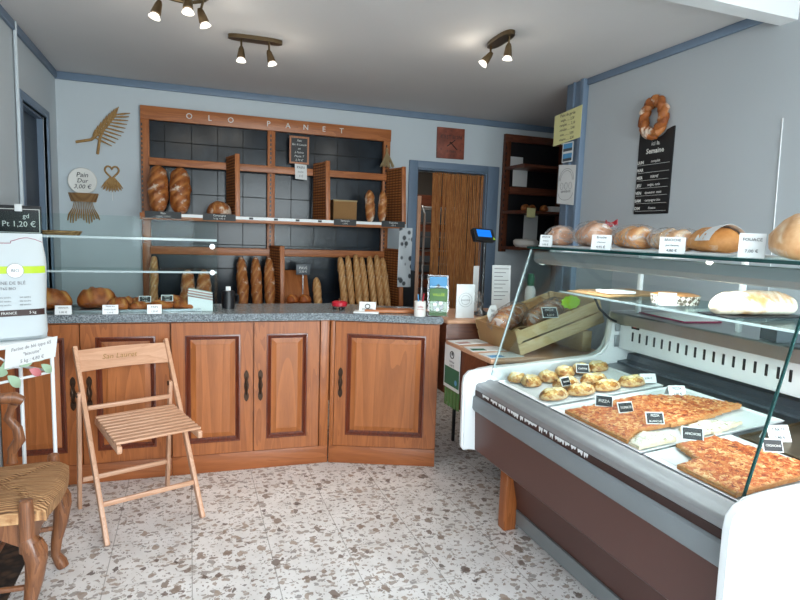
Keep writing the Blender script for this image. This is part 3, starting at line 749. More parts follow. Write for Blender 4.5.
# brochure holder
r = thing('brochure_holder', 'clear two-tier holder with a blue and a green leaflet at the counter end', 'brochure holder', (1.365, 3.045, WZ), -.3)
for k, (z, y) in enumerate(((.085, .03), (.0, -.015))):
    m = MB(); m.box((-.062, y - .004, z + .0015), (.062, y - .002, z + .09)); m.box((-.062, y + .02, z + .0015), (.062, y + .022, z + .155)); m.box((-.062, y - .004, z), (.062, y + .022, z + .0015)); m.build('clear_pocket', M['clear'], r)
    m = MB(); m.box((-.052, y + .004, z + .004), (.052, y + .007, z + .165 - .02 * (1 - k)), .0005); lf = m.build('leaflet', M['skyblue' if k == 0 else 'green'], r)
    if k == 0:
        m = MB(); m.prism([(-.05, .01), (.05, .01), (.05, .075), (.02, .085), (0, .105), (-.02, .08), (-.05, .07)], (0, -.001, 0), lambda u, v_: (u, y + .004, z + v_)); m.build('printed_village', M['darkgrey'], lf)
    else:
        for q in range(7): m = MB(); a = q * .9; m.lathe([(0, 0), (.011, 0), (.011, .001), (0, .001)], (.022 * math.cos(a), y + .004, z + .062 + .022 * math.sin(a)), 10, R3(PI/2, 'X')); m.build('printed_photo', M['white_p' if q % 2 else 'darkgrey'], lf)
        text(r, 'VALLÉE', .022, M['lime'], face((0, y + .0035, z + .128)), 'leaflet_title')
# ------------------------------------------------------------------ till desk between counter and display case
r = thing('till_desk', 'reddish brown till desk with a rounded tan top beside the counter end', 'desk', (1.8, 3.25, 0))
m = MB(True); m.box((1.43, 3.055, .46), (2.25, 3.50, .885), .004); m.build('body', M['mahog'], r)
m = MB(True); m.box((1.415, 3.01, .886), (2.26, 3.51, .912), .011, 4); m.build('desk_top', M['beech_x'], r)
for x, y in ((1.69, 3.43), (2.2, 3.43), (2.2, 3.12)): m = MB(True); m.box((x - .010, y - .010, 0), (x + .010, y + .010, .46), .003); m.build('leg', M['blackp'], r)
DZ_ = .913
r = thing('customer_display', 'black pole display with a bright blue screen standing on the till desk', 'till display', (1.735, 3.2, DZ_))
m = MB(); m.lathe([(0, 0), (.06, 0), (.06, .01), (.03, .018), (.013, .03), (.0125, .46), (0, .46)], (0, 0, 0), 20); m.build('pole', M['blackp'], r)
q = R3(.3, 'Z') @ R3(-.45, 'X') @ R3(.03, 'Y')
m = MB(False, T(-.02, -.012, .500) @ q.to_4x4()); m.box((-.085, -.018, -.042), (.085, .018, .042), .006); h = m.build('display_head', M['blackp'], r)
m = MB(False, T(-.02, -.012, .500) @ q.to_4x4()); m.box((-.064, -.0195, -.018), (.056, -.0182, .030)); m.build('screen', M['lcd'], h)
m = MB(False, T(-.02, -.012, .500) @ q.to_4x4()); m.prism([(.062, -.034), (.080, -.034), (.071, -.014)], (0, -.001, 0), lambda u, v_: (u, -.0182, v_)); m.build('warning_sticker', M['neon'], h)
r = thing('menu_card', 'white standing card with a round drawing right of the brochure holder', 'card', (1.555, 3.07, DZ_), -.12)
m = MB(); m.box((-.058, 0, 0), (.058, .004, .205), .001); m.build('card', M['white_p'], r)
m = MB()
for R_ in (.042, .028): m.tube([(R_ * math.cos(k * PI / 12), -.0006, .11 + R_ * math.sin(k * PI / 12)) for k in range(24)], .0008, 4, True)
m.build('printed_drawing', M['ink_g'], r)
text(r, 'cocotte', .018, M['ink_g'], face((0, -.0008, .11)))
m = MB(); m.grid(10, 10, lambda u, v_: (-.05 + .10 * u, .02 * math.sin(u * 9) + .012 * math.sin(v_ * 13 + u * 4), .16 * v_ * (1 - .25 * abs(u - .5))), (0, .003, 0)); solo(m, 'plastic_pouch', M['bag'], 'crumpled clear plastic pouch behind the white standing card', 'plastic bag', (1.655, 3.12, DZ_ + .001))
r = thing('receipt_block', 'two white printed sheets in a stand behind the crate, under the bread shelf', 'papers', (1.905, 3.25, DZ_), -.1)
m = MB(); m.box((-.03, .0, 0), (.03, .05, .012), .002); m.build('stand_foot', M['blackp'], r)
m = MB(); m.prism([(-.065, 0), (.065, 0), (.065, .30), (-.065, .30)], (0, .003, 0), lambda u, v_: (u, v_ * .06, .012 + v_)); m.build('sheet', M['paper'], r)
for k in range(9): m = MB(); m.box((-.05, .06 * (.28 - k * .025) - .001, .012 + .275 - k * .025), (.05 - .02 * (k % 3), .06 * (.28 - k * .025), .012 + .279 - k * .025)); m.build('printed_line', M['ink_g'], r)
m = MB(); m.box((-.01, -.004, 0), (.03, 0, .30), .001); solo(m, 'receipt_roll', M['paper'], 'narrow white paper strip standing behind the black display pole', 'paper', (1.76, 3.36, DZ_))
r = thing('soap_bottle', 'small white bottle with a teal cap seen through the case glass', 'bottle', (2.09, 3.2, DZ_))
m = MB(); m.lathe([(0, 0), (.032, 0), (.034, .01), (.034, .16), (.02, .185), (0, .185)], (0, 0, 0), 20); m.build('bottle_body', M['white_p'], r)
m = MB(); m.lathe([(0, .185), (.023, .185), (.023, .24), (.018, .262), (0, .264)], (0, 0, 0), 16); m.build('cap', M['green_d'], r)

# low side table
r = thing('side_table', 'low reddish brown table with pale top, carrying the bread crate', 'table', (1.75, 2.7, 0))
m = MB(True); m.box((1.395, 2.445, .776), (2.13, 2.985, .798), .004); m.build('table_top', M['beech_x'], r)
m = MB(True); m.box((1.405, 2.50, .44), (1.43, 2.98, .776)); m.box((1.43, 2.955, .44), (2.12, 2.98, .776)); m.box((2.095, 2.50, .44), (2.12, 2.955, .776)); m.box((1.43, 2.5, .44), (2.095, 2.955, .46)); m.build('body', M['mahog'], r)
for x in (1.9, 2.09):
    for y in (2.53, 2.94): m = MB(True); m.box((x - .016, y - .016, 0), (x + .016, y + .016, .44), .003); m.build('leg', M['blackp'], r)
TZ = .799
for k, (x, y, a, c, lb) in enumerate(((1.50, 2.90, .1, 'paper', 'white leaflet at the back corner of the low table'), (1.50, 2.70, -.1, 'green_d', 'green and white leaflet in the middle of the low table edge'), (1.505, 2.535, .05, 'skyblue', 'blue and white leaflet at the near corner of the low table'))):
    r = thing('leaflet', lb, 'leaflet', (x, y, TZ), a, 'leaflets on the low table')
    m = MB(); m.box((-.10, -.06, 0), (.10, .06, .003)); m.build('sheet', M['paper'], r)
    m = MB(); m.box((-.09, -.05, .003), (-.01, .0, .0036)); m.build('printed_block', M[c if c != 'paper' else 'pinkpaper'], r)
r = thing('hanging_poster', 'white poster with a green lower half hanging on the low table side', 'poster', (1.40, 2.89, .785), 0)
m = MB(); m.box((-.004, -.10, -.255), (.0, .10, .0)); m.build('sheet', M['paper'], r)
m = MB(); m.box((-.0048, -.10, -.235), (-.004, .09, -.13)); m.build('green_block', M['green_d'], r)
m = MB(); m.tube([(-.0048, .024 * math.cos(k * PI / 8), -.055 + .02 * math.sin(k * PI / 8)) for k in range(16)], .003, 5, True); m.lathe([(0, 0), (.010, 0), (0, .001)], (-.0045, 0, -.05), 12, R3(-PI/2, 'Y')); m.build('printed_emblem', M['ink'], r)
text(r, 'Artisan', .022, M['ink_g'], face((-.0046, 0, -.095), (0, -1, 0)))
text(r, 'CARTE', .02, M['ink_g'], face((-.0046, 0, -.118), (0, -1, 0)))
m = MB(); m.lathe([(0, 0), (.016, 0), (0, .001)], (-.005, -.06, -.205), 14, R3(-PI/2, 'Y')); m.build('blue_seal', M['skyblue'], r)
m = MB()
for k in range(5): m.box((-.007 - .002 * k, -.09 + k * .036, -.10), (-.003 - .002 * k, -.06 + k * .036, 0), .0005)
solo(m, 'bookmark_bundle', M['green'], 'green paper strips hanging below the poster on the low table side', 'paper strips', (1.402, 2.87, .53))

# wooden crate, tilted up to the right
ca = -.31
r = thing('bread_crate', 'slatted pale wooden crate tilted on the low table, holding bagged bread', 'crate', (1.60, 2.50, TZ + .001), (0, ca, 0))
L_, W_, H_ = .54, .45, .13
for y, nm_ in ((0, 'side_slat'), (W_ - .008, 'side_slat')):
    for z in (.0, .070): m = MB(); m.box((.0, y, z), (L_, y + .008, z + .060), .001); m.build(nm_, M['pine'], r)
for x in (0, L_ - .008): m = MB(); m.box((x, .008, .0), (x + .008, W_ - .008, H_), .001); m.build('end_board', M['pine' if x else 'card_k'], r)
for x, y in ((.008, .008), (L_ - .03, .008), (.008, W_ - .03), (L_ - .03, W_ - .03)): m = MB(); m.box((x, y, .0), (x + .022, y + .022, H_ + .005)); m.build('corner_post', M['pine'], r)
for k in range(6): m = MB(); m.box((.01 + k * .088, .008, .0), (.088 + k * .088, W_ - .008, .006)); m.build('floor_slat', M['pine'], r)
m = MB(); m.grid(14, 12, lambda u, v_: (-.012 + .45 * u, .03 + .39 * v_, .125 + .03 * (1 - u) * .3 - .085 * math.sin(PI * min(1, u * 1.15)) ** .6 * math.sin(PI * v_) ** .5 + .008 * math.sin(u * 17 + v_ * 9)), (0, 0, .002)); m.build('paper_liner', M['card_k'], r)
q0 = R3(ca, 'Y')
def incrate(x, y, z): p = V((1.60, 2.50, TZ)) + q0 @ V((x, y, z)); return p
def bagged(label, L, W, H, loc, rot, bm='crust_f', name='bagged_bread', seed=0, cat='bread', group=None):
    r = thing(name, label, cat, loc, rot, group)
    m = MB(); m.loaf(L, W, H, 3, seed=seed); m.build('loaf', M[bm], r)
    m = MB(); n = 26
    def bag(u, v_):
        a = 2 * PI * v_; t = -1 + 2 * u; rr = (1 - abs(t) ** 4) ** .3 * (1 + .10 * noise.noise(V((t * 5 + seed, math.cos(a) * 3, math.sin(a) * 3))))
        if t > .8: rr = max(rr, .3)
        return (t * L * .55, math.cos(a) * W * .57 * rr, max(.0, H * .52 + math.sin(a) * H * .58 * rr))
    m.grid(n, 26, bag); m.build('plastic_bag', M['bag'], r); return r
bagged('bread in clear plastic lying on brown paper in the crate, nearer the counter', .26, .14, .10, incrate(.13, .30, .075), (0, ca, .5), seed=3)
bagged('bread in clear plastic in the crate, nearer the display case', .28, .13, .10, incrate(.27, .13, .075), (0, ca, .35), seed=6)
r = thing('crate_label', 'white cloud-shaped price label standing at the low end of the crate', 'price card', (1.592, 2.80, .93), .5)
m = MB(); pl = [(.052 * math.cos(k * PI / 12) * (1 + .06 * math.cos(k * PI / 12 * 6)), .05 + .048 * math.sin(k * PI / 12) * (1 + .06 * math.cos(k * PI / 12 * 6))) for k in range(24)]
m.prism(pl, (0, .002, 0), lambda u, v_: (u, 0, v_)); m.build('card', M['paper'], r)
text(r, 'Pain', .022, M['ink_g'], face((0, -.001, .065))); text(r, '3,80', .022, M['ink_g'], face((0, -.001, .038)))
price_card('black slate price card in the crate', ['MICHE', '4,20 €'], incrate(.22, .0, .135), .09, .06, (0, 0, -.1), True, .5)
m = MB(); pl = [((.055 + .010 * (k % 2)) * math.cos(k * PI / 10), (.032 + .006 * (k % 2)) * math.sin(k * PI / 10)) for k in range(20)]
r = thing('neon_tag', 'bright green star-edged tag on a clear clip above the crate', 'price card', incrate(.36, .004, .175), .0)
mm = m; mm.prism(pl, (0, .002, 0), lambda u, v_: (u, 0, v_)); mm.build('card', M['neon'], r)
m = MB(); m.tube([(.04, .004, -.045), (.045, .004, .03)], .003, 6); m.build('clip', M['clear'], r)
m = MB(); m.box((1.995, 2.52, TZ + .001), (2.055, 2.90, TZ + .115), .003); solo(m, 'wooden_block', M['pine'], 'pale wooden block propping up the raised end of the crate', 'wood block', (0, 0, 0))

# ------------------------------------------------------------------ refrigerated display case
Y0, Y1 = .965, 2.32
r = thing('display_case', 'long brown and grey refrigerated bakery display case with white ends and glass', 'display case', (1.75, 1.68, 0))
def ext(name, poly, mat, bev=0, y0=Y0 + .001, y1=Y1 - .001, par=None):
    b = MB(True); b.prism(poly, (0, y1 - y0, 0), lambda u, v_: (u, y0, v_))
    if bev: bmesh.ops.bevel(b.bm, geom=list(b.bm.edges), offset=bev, segments=3, affect='EDGES')
    return b.build(name, M[mat], par or r)
ext('lower_panel', [(1.44, .262), (1.475, .10), (1.50, .10), (1.50, .262)], 'brown')
ext('front_panel', [(1.252, .592), (1.260, .402), (1.432, .262), (1.50, .262), (1.50, .592)], 'brown')
ext('kick_rail', [(1.466, .098), (1.474, .022), (1.50, .022), (1.50, .098)], 'kick')
ext('bumper', [(1.238, .658), (1.236, .606), (1.244, .593), (1.33, .593), (1.33, .664), (1.246, .664)], 'bumper')
st = ext('dark_strip', [(1.248, .690), (1.248, .665), (1.33, .665), (1.33, .690)], 'brown_d')
rr = random.Random(3)
for k in range(22):                                            # torn remains of a white film on the dark strip
    y = 2.22 - k * .034 - rr.random() * .012; b = MB(True); w_ = .022 + rr.random() * .016
    b.prism([(y, .690), (y + w_, .690), (y + w_ * .9, .684 - rr.random() * .009), (y + w_ * .75, .682 - rr.random() * .012), (y + w_ * .5, .686 - rr.random() * .006), (y + w_ * .2, .680 - rr.random() * .011)], (-.001, 0, 0), lambda u, v_: (1.248, u, v_)); b.build('torn_film', M['white_p'], st)
lip = [(1.250, .691)] + [(1.272 + .024 * math.cos(a), .706 + .018 * math.sin(a)) for a in (2.8, 2.3, 1.8, 1.3)] + [(1.30, .727), (1.312, .735), (1.326, .737), (1.332, .733), (1.333, .691)]
ext('lip', lip, 'lip')
ext('body', [(1.505, .262), (2.30, .262), (2.30, .66), (2.02, .70), (1.348, .69), (1.348, .60), (1.505, .60)], 'white_m')
dk = lambda x: .728 + .08 * (x - 1.35)
ext('deck', [(1.334, dk(1.334) - .02), (1.334, dk(1.334)), (2.06, dk(2.06)), (2.06, dk(2.06) - .02)], 'steel_d')
ext('back_gutter', [(2.061, .74), (2.061, .795), (2.12, .80), (2.125, .83), (2.19, .835), (2.19, .74)], 'darkgrey')
# vented housing and stainless work shelf
hs = [(2.062, .862), (2.056, .872), (2.057, 1.018), (2.30, 1.018), (2.30, .862)]
vp = ext('vent_panel', hs, 'white_m')
k = 0; y = Y1 - .10
while y > Y0 + .05:
    b = MB(True); b.box((2.0545, y - .006, .912), (2.062, y + .006, .958), .002); b.build('vent_slot', M['blackp'], vp); y -= .047
ext('rear_panel', [(2.19, .262), (2.19, .86), (2.30, .86), (2.30, .262)], 'white_m', 0, Y0 + .002, Y1 - .002)
ext('work_shelf', [(1.995, .997), (1.995, 1.046), (2.002, 1.052), (2.42, 1.052), (2.42, 1.020), (2.05, 1.019), (2.05, .997)], 'steel')
b = MB(True); b.box((2.052, Y1 - .14, .975), (2.06, Y1 - .09, 1.008), .002); sw = b.build('switch_plate', M['blackp'], r)
b = MB(True); b.box((2.048, Y1 - .125, .983), (2.053, Y1 - .105, 1.0)); b.build('switch', M['red'], sw)
# end panels with a moulded rim and a window of glass
def endpanel(y0, y1, name):
    dx = .016 if y0 < 1.5 else 0
    out = [(1.205 + dx, .40), (1.192 + dx, .42), (1.188 + dx, .72), (1.194 + dx, .755), (1.217 + dx, .778), (1.273, .787), (1.34, .794), (1.53, .799), (1.72, .813), (1.90, .826), (1.955, .836), (1.985, .865), (1.998, .92), (2.006, 1.0), (2.014, 1.05), (2.12, 1.05), (2.32, 1.05), (2.32, .26), (1.46, .26), (1.44, .30), (1.30, .40)]
    b = MB(True); b.prism(out, (0, y1 - y0, 0), lambda u, v_: (u, y0, v_))
    es = [e for e in b.bm.edges if abs((e.verts[0].co - e.verts[1].co).y) < 1e-6]
    bmesh.ops.bevel(b.bm, geom=es, offset=.009, segments=3, affect='EDGES'); return b.build(name, M['white_p'], r)
endpanel(Y1, Y1 + .035, 'end_panel'); endpanel(Y0 - .04, Y0 - .003, 'end_panel')
b = MB(True); b.prism([(1.33, .792), (1.90, .824), (1.955, .834), (1.985, .865), (2.0, .93), (2.005, 1.0), (2.017, 1.0), (2.012, .93), (1.997, .858), (1.963, .822), (1.905, .812), (1.33, .782)], (0, -.01, 0), lambda u, v_: (u, Y1 - .001, v_)); b.build('moulded_rim', M['white_p'], r)
for z in (.90, .98): b = MB(True); b.box((2.028, Y1 - .016, z - .03), (2.052, Y1 - .004, z + .03), .002); b.build('hinge', M['steel'], r)
# slanted front glass, side glass, shelves of glass
gx = lambda z: 1.325 + (1.502 - 1.325) * (z - .757) / (1.352 - .757)
fg = ext('front_glass', [(gx(.757), .757), (gx(.757) + .006, .757), (gx(1.352) + .006, 1.352), (gx(1.352), 1.352)], 'glass', 0, Y0 + .035)
for y in (Y0 + .035, Y1 - .007):
    b = MB(True); b.prism([(gx(.757), .757), (gx(.757) + .006, .757), (gx(1.352) + .006, 1.352), (gx(1.352), 1.352)], (0, .0065, 0), lambda u, v_: (u - .0005, y, v_)); b.build('polished_edge', M['glass_edge' if y < 1.5 else 'glass_edge_w'], fg)
for y in (Y1 + .012,):
    b = MB(True); b.prism([(gx(.80) + .008, .80), (1.93, .832), (1.985, .87), (2.0, 1.05), (2.0, 1.35), (gx(1.35) + .008, 1.35)], (0, .006, 0), lambda u, v_: (u, y, v_)); b.build('side_glass', M['glass'], r)
tg = pane('top_glass', (1.500, Y0, 1.356), (1.98, Y1 + .02, 1.366), 'glass_top', r)
b = MB(True); b.box((1.497, Y0 - .002, 1.3555), (1.5005, Y1 + .022, 1.3665)); b.build('polished_edge', M['glass_edge'], tg)
ms = pane('middle_glass_shelf', (1.68, Y0 + .002, 1.150), (2.12, Y1 + .0, 1.157), 'glass_top', r)
b = MB(True); b.box((1.677, Y0 + .002, 1.1495), (1.6805, Y1, 1.1575)); b.build('polished_edge', M['glass_edge_w'], ms)
for y in (Y0 + .06, 1.68, Y1 - .08):
    b = MB(True); b.box((2.085, y - .01, 1.052), (2.105, y + .01, 1.356), .002); b.box((1.80, y - .006, 1.141), (2.09, y + .006, 1.150)); b.box((1.56, y - .006, 1.345), (2.09, y + .006, 1.356)); b.build('shelf_post', M['white_m'], r)
cn = [(1.520, 1.343), (1.516, 1.31), (1.528, 1.292), (1.56, 1.286), (1.60, 1.296), (1.62, 1.320), (1.62, 1.343)]
ext('lamp_canopy', cn, 'lip', 0, Y0 + .01, Y1 - .01)
b = MB(True); b.tube([(1.642, Y0 + .06, 1.318), (1.642, Y1 - .06, 1.318)], .010, 10); b.build('lamp_tube', M['diffuser'], r)
b = MB(True); b.lathe([(0, 0), (.026, 0), (.022, .008), (0, .01)], (1.565, Y1 - .012, 1.305), 16, R3(-PI/2, 'X')); b.build('canopy_cap', M['white_p'], r)
b = MB(True); b.tube([(1.86, Y1 - .02, 1.148), (1.90, Y1 - .03, 1.07), (1.96, Y1 - .04, 1.02), (2.02, Y1 - .05, .995), (2.052, Y1 - .06, .99)], .006, 8); b.build('power_cable', M['blackp'], r)
for y in (Y0 + .05, Y1 - .035):
    b = MB(True); b.box((1.405, y - .03, 0), (1.47, y + .03, .30), .004); b.build('leg', M['oak'], r)
    b = MB(True); b.box((2.20, y - .03, 0), (2.26, y + .03, .262), .004); b.build('leg', M['oak'], r)
light('case_lamp', 'AREA', (1.645, (Y0 + Y1) / 2, 1.305), 7, (.97, .99, 1), (0, -.25, 0), shape='RECTANGLE', size=.05, size_y=1.15)

# trays and food
def tray(label, x0, x1, y0, y1, mat, name='tray'):
    m = MB(True); z = dk; t = .003
    def q(a): return [(x0 + a, y0 + a), (x1 - a, y0 + a), (x1 - a, y1 - a), (x0 + a, y1 - a)]
    L = []
    for a, h in ((.006, .001), (0, .010), (.004, .011), (.010, .004)): L.append([m.v((x, y, dk(x) + h)) for x, y in q(a)])
    m.rings(L); o = m.build(name, M[mat]); return tag(o, label, 'tray')
tray('white tray of cheese toasts at the far end of the display case', 1.34, 1.94, 1.885, 2.285, 'white_p')
tray('white tray under the large pizza in the middle of the display case', 1.34, 1.985, 1.375, 1.865, 'white_p')
tray('white tray under the pizza nearest the camera', 1.34, 1.71, 1.02, 1.362, 'white_p')
tray('round-cornered brown metal tray at the back right of the display case', 1.725, 2.04, 1.06, 1.345, 'brass')
tb = [(1.425, 2.245, .9), (1.455, 2.175, .9), (1.56, 2.20, .9), (1.68, 2.235, .9), (1.775, 2.24, .8), (1.87, 2.235, .4), (1.57, 2.075, .1), (1.715, 2.07, .1), (1.43, 1.965, .08), (1.565, 1.965, .05), (1.70, 1.965, .05), (1.835, 1.965, .05)]
tl = ['cheese toast at the far left corner of the tray, half hidden', 'round cheese toast standing first in the back row', 'cheese toast second in the back row', 'cheese toast in the middle of the back row', 'cheese toast second from the right in the back row', 'pale cheese toast last in the back row', 'cheese toast in the middle row under the left black card', 'cheese toast at the right of the middle row under the other card', 'cheese toast at the left end of the front row', 'cheese toast second from the left in the front row', 'cheese toast third from the left in the front row', 'cheese toast at the right end of the front row by the white card']
for k, (x, y, a) in enumerate(tb):
    m = MB(); L = (.138 if k > 5 else .125) if k else .08
    def top(i, j, L=L, k=k):
        rr_ = i; aa_ = 2 * PI * j; px = L / 2 * rr_ * math.cos(aa_); py = .047 * rr_ * math.sin(aa_)
        return (px, py, .034 * (1 - rr_ ** 5 * .75) + .008 * noise.noise(V((px * 55, py * 55, k))) + .004 * noise.noise(V((px * 140, py * 140, k))))
    n = 8; loops = []
    for i in range(n + 1): loops.append([m.v(top(max(.02, i / n), j / 22), 0 if i < n - 1 else .6) for j in range(22)])
    loops.append([m.v((L * .5 * .97 * math.cos(2 * PI * j / 22), .045 * math.sin(2 * PI * j / 22), 0), 1) for j in range(22)])
    m.rings(loops)
    solo(m, 'cheese_toast', M['gratin'], tl[k], 'toast', (x, y, dk(x) + .0105), (0, -.08 * math.cos(a), a), 'cheese toasts on the far tray')
pb = lambda x, y: dk(x) + .0115
def inpoly(P):
    def fn(x, y):
        c = False
        for (x0, y0), (x1, y1) in zip(P, P[1:] + P[:1]):
            if (y0 > y) != (y1 > y) and x < (x1 - x0) * (y - y0) / (y1 - y0) + x0: c = not c
        return c
    return fn
def slab(label, fn, ex, mat, h=.016, seed=0, nm_='pizza', grp=None):
    m = MB(True); m.slab(fn, *ex, .009, pb, h, .004, seed); o = m.build(nm_, M[mat], None, True, 60); return tag(o, label, 'pizza', grp)
slab('large tomato pizza slab in the middle of the display case', inpoly([(1.348, 1.775), (1.72, 1.795), (1.89, 1.705), (1.975, 1.535), (1.70, 1.487), (1.455, 1.503), (1.348, 1.445)]), (1.34, 1.98, 1.40, 1.80), 'pizza', .016, 1)
slab('pale cheese pizza slice in front of the large tomato pizza', inpoly([(1.348, 1.435), (1.455, 1.492), (1.515, 1.458), (1.505, 1.392), (1.348, 1.385)]), (1.34, 1.53, 1.38, 1.50), 'pizza_w', .013, 2)
slab('pale cheese pizza slice on the right of the large tomato pizza', inpoly([(1.55, 1.39), (1.59, 1.458), (1.72, 1.478), (1.82, 1.41), (1.69, 1.383)]), (1.54, 1.83, 1.38, 1.48), 'pizza_w', .013, 3)
slab('tomato pizza slab nearest the camera', inpoly([(1.47, 1.355), (1.625, 1.352), (1.66, 1.22), (1.695, 1.035), (1.35, 1.035), (1.35, 1.235), (1.435, 1.245)]), (1.34, 1.70, 1.03, 1.36), 'pizza', .016, 4)
slab('small tomato pizza slice on the brown metal tray', lambda x, y: x - 1.86 > (y - 1.08) * .6, (1.86, 2.02, 1.08, 1.20), 'pizza', .014, 5)
def dcard(label, lines, x, y, dark=True, w=.062, h=.036, a=0, up=.0, nm_='price_card'):
    return price_card(label, lines, (x, y, dk(x) + .027 + up), w, h, (0, 0, a), dark, .45, nm_)
dcard('black price card on the cheese toasts, left of two', ['TARTINE'], 1.53, 2.015, True, .06, .038, .3, .004)
dcard('black price card on the cheese toasts, right of two', ['CHÈVRE'], 1.725, 2.16, True, .06, .042, -.4, .0)
dcard('black price card at the left edge of the large pizza', ['PIZZA'], 1.495, 1.735, True, .065, .045, -.6)
dcard('black price card in the middle of the large pizza', ['TOMATE'], 1.525, 1.645, True, .068, .04, 0)
dcard('black price card on the pale pizza slice', ['PIZZA', 'BLANCHE'], 1.53, 1.508, True, .065, .042, -.3)
dcard('black price card on the left of the pizza nearest the camera', ['ANCHOIS'], 1.525, 1.345, True, .066, .044, -.6)
dcard('black price card in front of the brown metal tray', ['OIGNONS'], 1.665, 1.175, True, .06, .04, -.4)
dcard('white folded price card at the right end of the toasts tray', ['3,00 €'], 1.90, 1.93, False, .075, .042, -.2, -.013)
dcard('white price card behind the large pizza', ['PIZZA', '2,50 €'], 1.85, 1.72, False, .075, .045, -.2, -.008)
dcard('cream price card lying on the brown metal tray', ['TARTE', '2,80 €'], 1.80, 1.25, False, .08, .055, -.2, -.02)

# on the middle glass shelf and the work shelf
MZ = 1.158
m = MB(); m.box((-.20, -.13, 0), (.20, .13, .006)); m.prism([(-.19, -.14), (.14, -.145), (.17, .105), (-.16, .11)], (0, 0, .006), lambda u, v_: (u, v_, .0062 + .006 * u)); solo(m, 'kraft_sheets', M['card_k'], 'tan kraft sheets lying at the far end of the middle glass shelf', 'papers', (1.90, 2.16, MZ), (0, 0, .1))
m = MB(); m.box((-.07, -.05, 0), (.07, .05, .012), .002); solo(m, 'booklet', M['paper'], 'white booklet on the kraft sheets of the middle glass shelf', 'booklet', (1.80, 2.07, MZ + .0142), (0, 0, -.2))
r = thing('round_tart', 'round tart in a lattice paper mould on the middle glass shelf', 'tart', (1.87, 1.80, MZ))
m = MB(); m.lathe([(0, 0), (.088, 0), (.095, .036), (.092, .036), (.088, .030), (0, .030)], (0, 0, 0), 36); m.build('paper_mould', M['lace'], r)
m = MB(); m.lathe([(0, .031), (.088, .031), (.09, .037), (.07, .042), (0, .041)], (0, 0, 0), 30); m.build('filling', M['brioche'], r)
price_card('blank white card leaning on the round tart', [], (1.77, 1.735, MZ), .075, .05, (0, 0, -.3), False, .2)
r = thing('sugared_loaf', 'long loaf thickly dusted with sugar on a dark board, middle glass shelf', 'bread', (1.855, 1.44, MZ), -.12)
m = MB(); m.box((-.17, -.065, 0), (.17, .065, .006), .002); m.build('dark_board', M['blackp'], r)
m = MB(False, T(0, 0, .0065)); m.loaf(.335, .125, .085, 0, seed=8, crack=True, rough=.04, pw=3.2); m.build('loaf', M['sugar'], r)
r = thing('plastic_folder', 'magenta folder with white sheets on the steel work shelf', 'folder', (2.17, 2.06, 1.0535), 1.45)
m = MB(); m.box((-.16, -.10, 0), (.16, .10, .006), .002); m.build('cover', M['magenta'], r)
m = MB(); m.box((-.155, -.085, .0065), (.12, .095, .010), .001); m.build('sheets', M['paper'], r)
r = thing('tape_dispenser', 'dark grey box with an open white inside at the right photo edge', 'dispenser', (2.12, 1.47, 1.0535), -.3)
m = MB(); m.ringplate([(-.10, 0), (.14, 0), (.14, .085), (.02, .085), (-.10, .06)], [(0, .03), (.125, .03), (.125, .06), (.03, .06), (.0, .05)], (0, .09, 0), lambda u, v_: (u, -.045, v_)); m.build('housing', M['darkgrey'], r)
m = MB(); m.box((.0, .02, .03), (.125, .04, .06)); m.build('inside', M['white_p'], r)

# breads on the top glass
TG = 1.3675
m = MB(); m.box((-.15, -.60, 0), (.15, .55, .007), .003); solo(m, 'bread_board', M['white_p'], 'long white board under the breads on top of the display case', 'board', (1.71, 1.80, TG))
TB = TG + .0085
def crinkled(label, L, W, H, loc, rot, mat, seed): return bagged(label, L, W, H, loc, rot, mat, 'bagged_brioche', seed)
crinkled('small braided brioche in a clear bag at the far end of the top glass', .13, .12, .085, (1.66, 2.315, TB), (0, 0, 1.2), 'braid', 1)
crinkled('wide braided brioche in a crinkled bag, second from the far end', .21, .15, .105, (1.68, 2.09, TB), (0, 0, 1.2), 'braid', 4)
m = MB(); m.grid(6, 4, lambda u, v_: (.012 * math.sin(u * 5), -.03 + .06 * u, .02 * v_ + .008 * math.sin(u * 7)), (.003, 0, 0)); solo(m, 'red_ribbon', M['red'], 'red ribbon on the wide bagged brioche', 'ribbon', (1.73, 2.04, TB + .095))
crinkled('glossy orange brioche in a clear bag, third from the far end', .18, .14, .088, (1.70, 1.865, TB), (0, 0, 1.3), 'brioche', 7)
crinkled('pale brioche in a clear bag, fourth from the far end', .18, .14, .078, (1.70, 1.665, TB), (0, 0, 1.3), 'brioche_p', 9)
r = thing('brioche_loaf', 'golden brioche loaf wrapped in white paper, second from the near end', 'bread', (1.70, 1.49, TB), 1.15)
m = MB(); m.loaf(.22, .14, .088, 0, seed=12, pw=3); m.build('loaf', M['brioche'], r)
m = MB(); m.grid(12, 10, lambda u, v_: (-.115 + .10 * u + .02 * v_, math.cos(PI * (v_ * .8 + .1)) * (.072 + .004 * math.sin(u * 20)), .038 + math.sin(PI * (v_ * .8 + .1)) * (.052 + .006 * (1 - u)) - .03 * abs(v_ - .5)), (0, 0, .001)); m.build('white_wrap', M['paper'], r)
m = MB(); m.loaf(.24, .22, .135, 0, seed=15, crack=True, pw=2.3, rough=.04); solo(m, 'round_loaf', M['brioche_p'], 'big round floured loaf at the near end of the top glass', 'bread', (1.62, 1.085, TG + .001))
for lb, ln, y, w_, h in (('white price card before the braided brioche in bags', ['BRIOCHE', 'tressée', '5,00 €'], 2.25, .055, .055), ('white price card before the orange brioche', ['Brioche', 'à l\'ancienne', '4,95 €'], 1.87, .075, .06), ('white price card before the paper-wrapped loaf', ['BRIOCHE', 'pur beurre', '4,80 €'], 1.51, .08, .056), ('lilac-white price card beside the big round loaf', ['FOUACE', '7,00 €'], 1.215, .068, .072)):
    price_card(lb, ln, (1.535, y, TG + .0005), w_, h, (0, 0, -.9), False, .2)
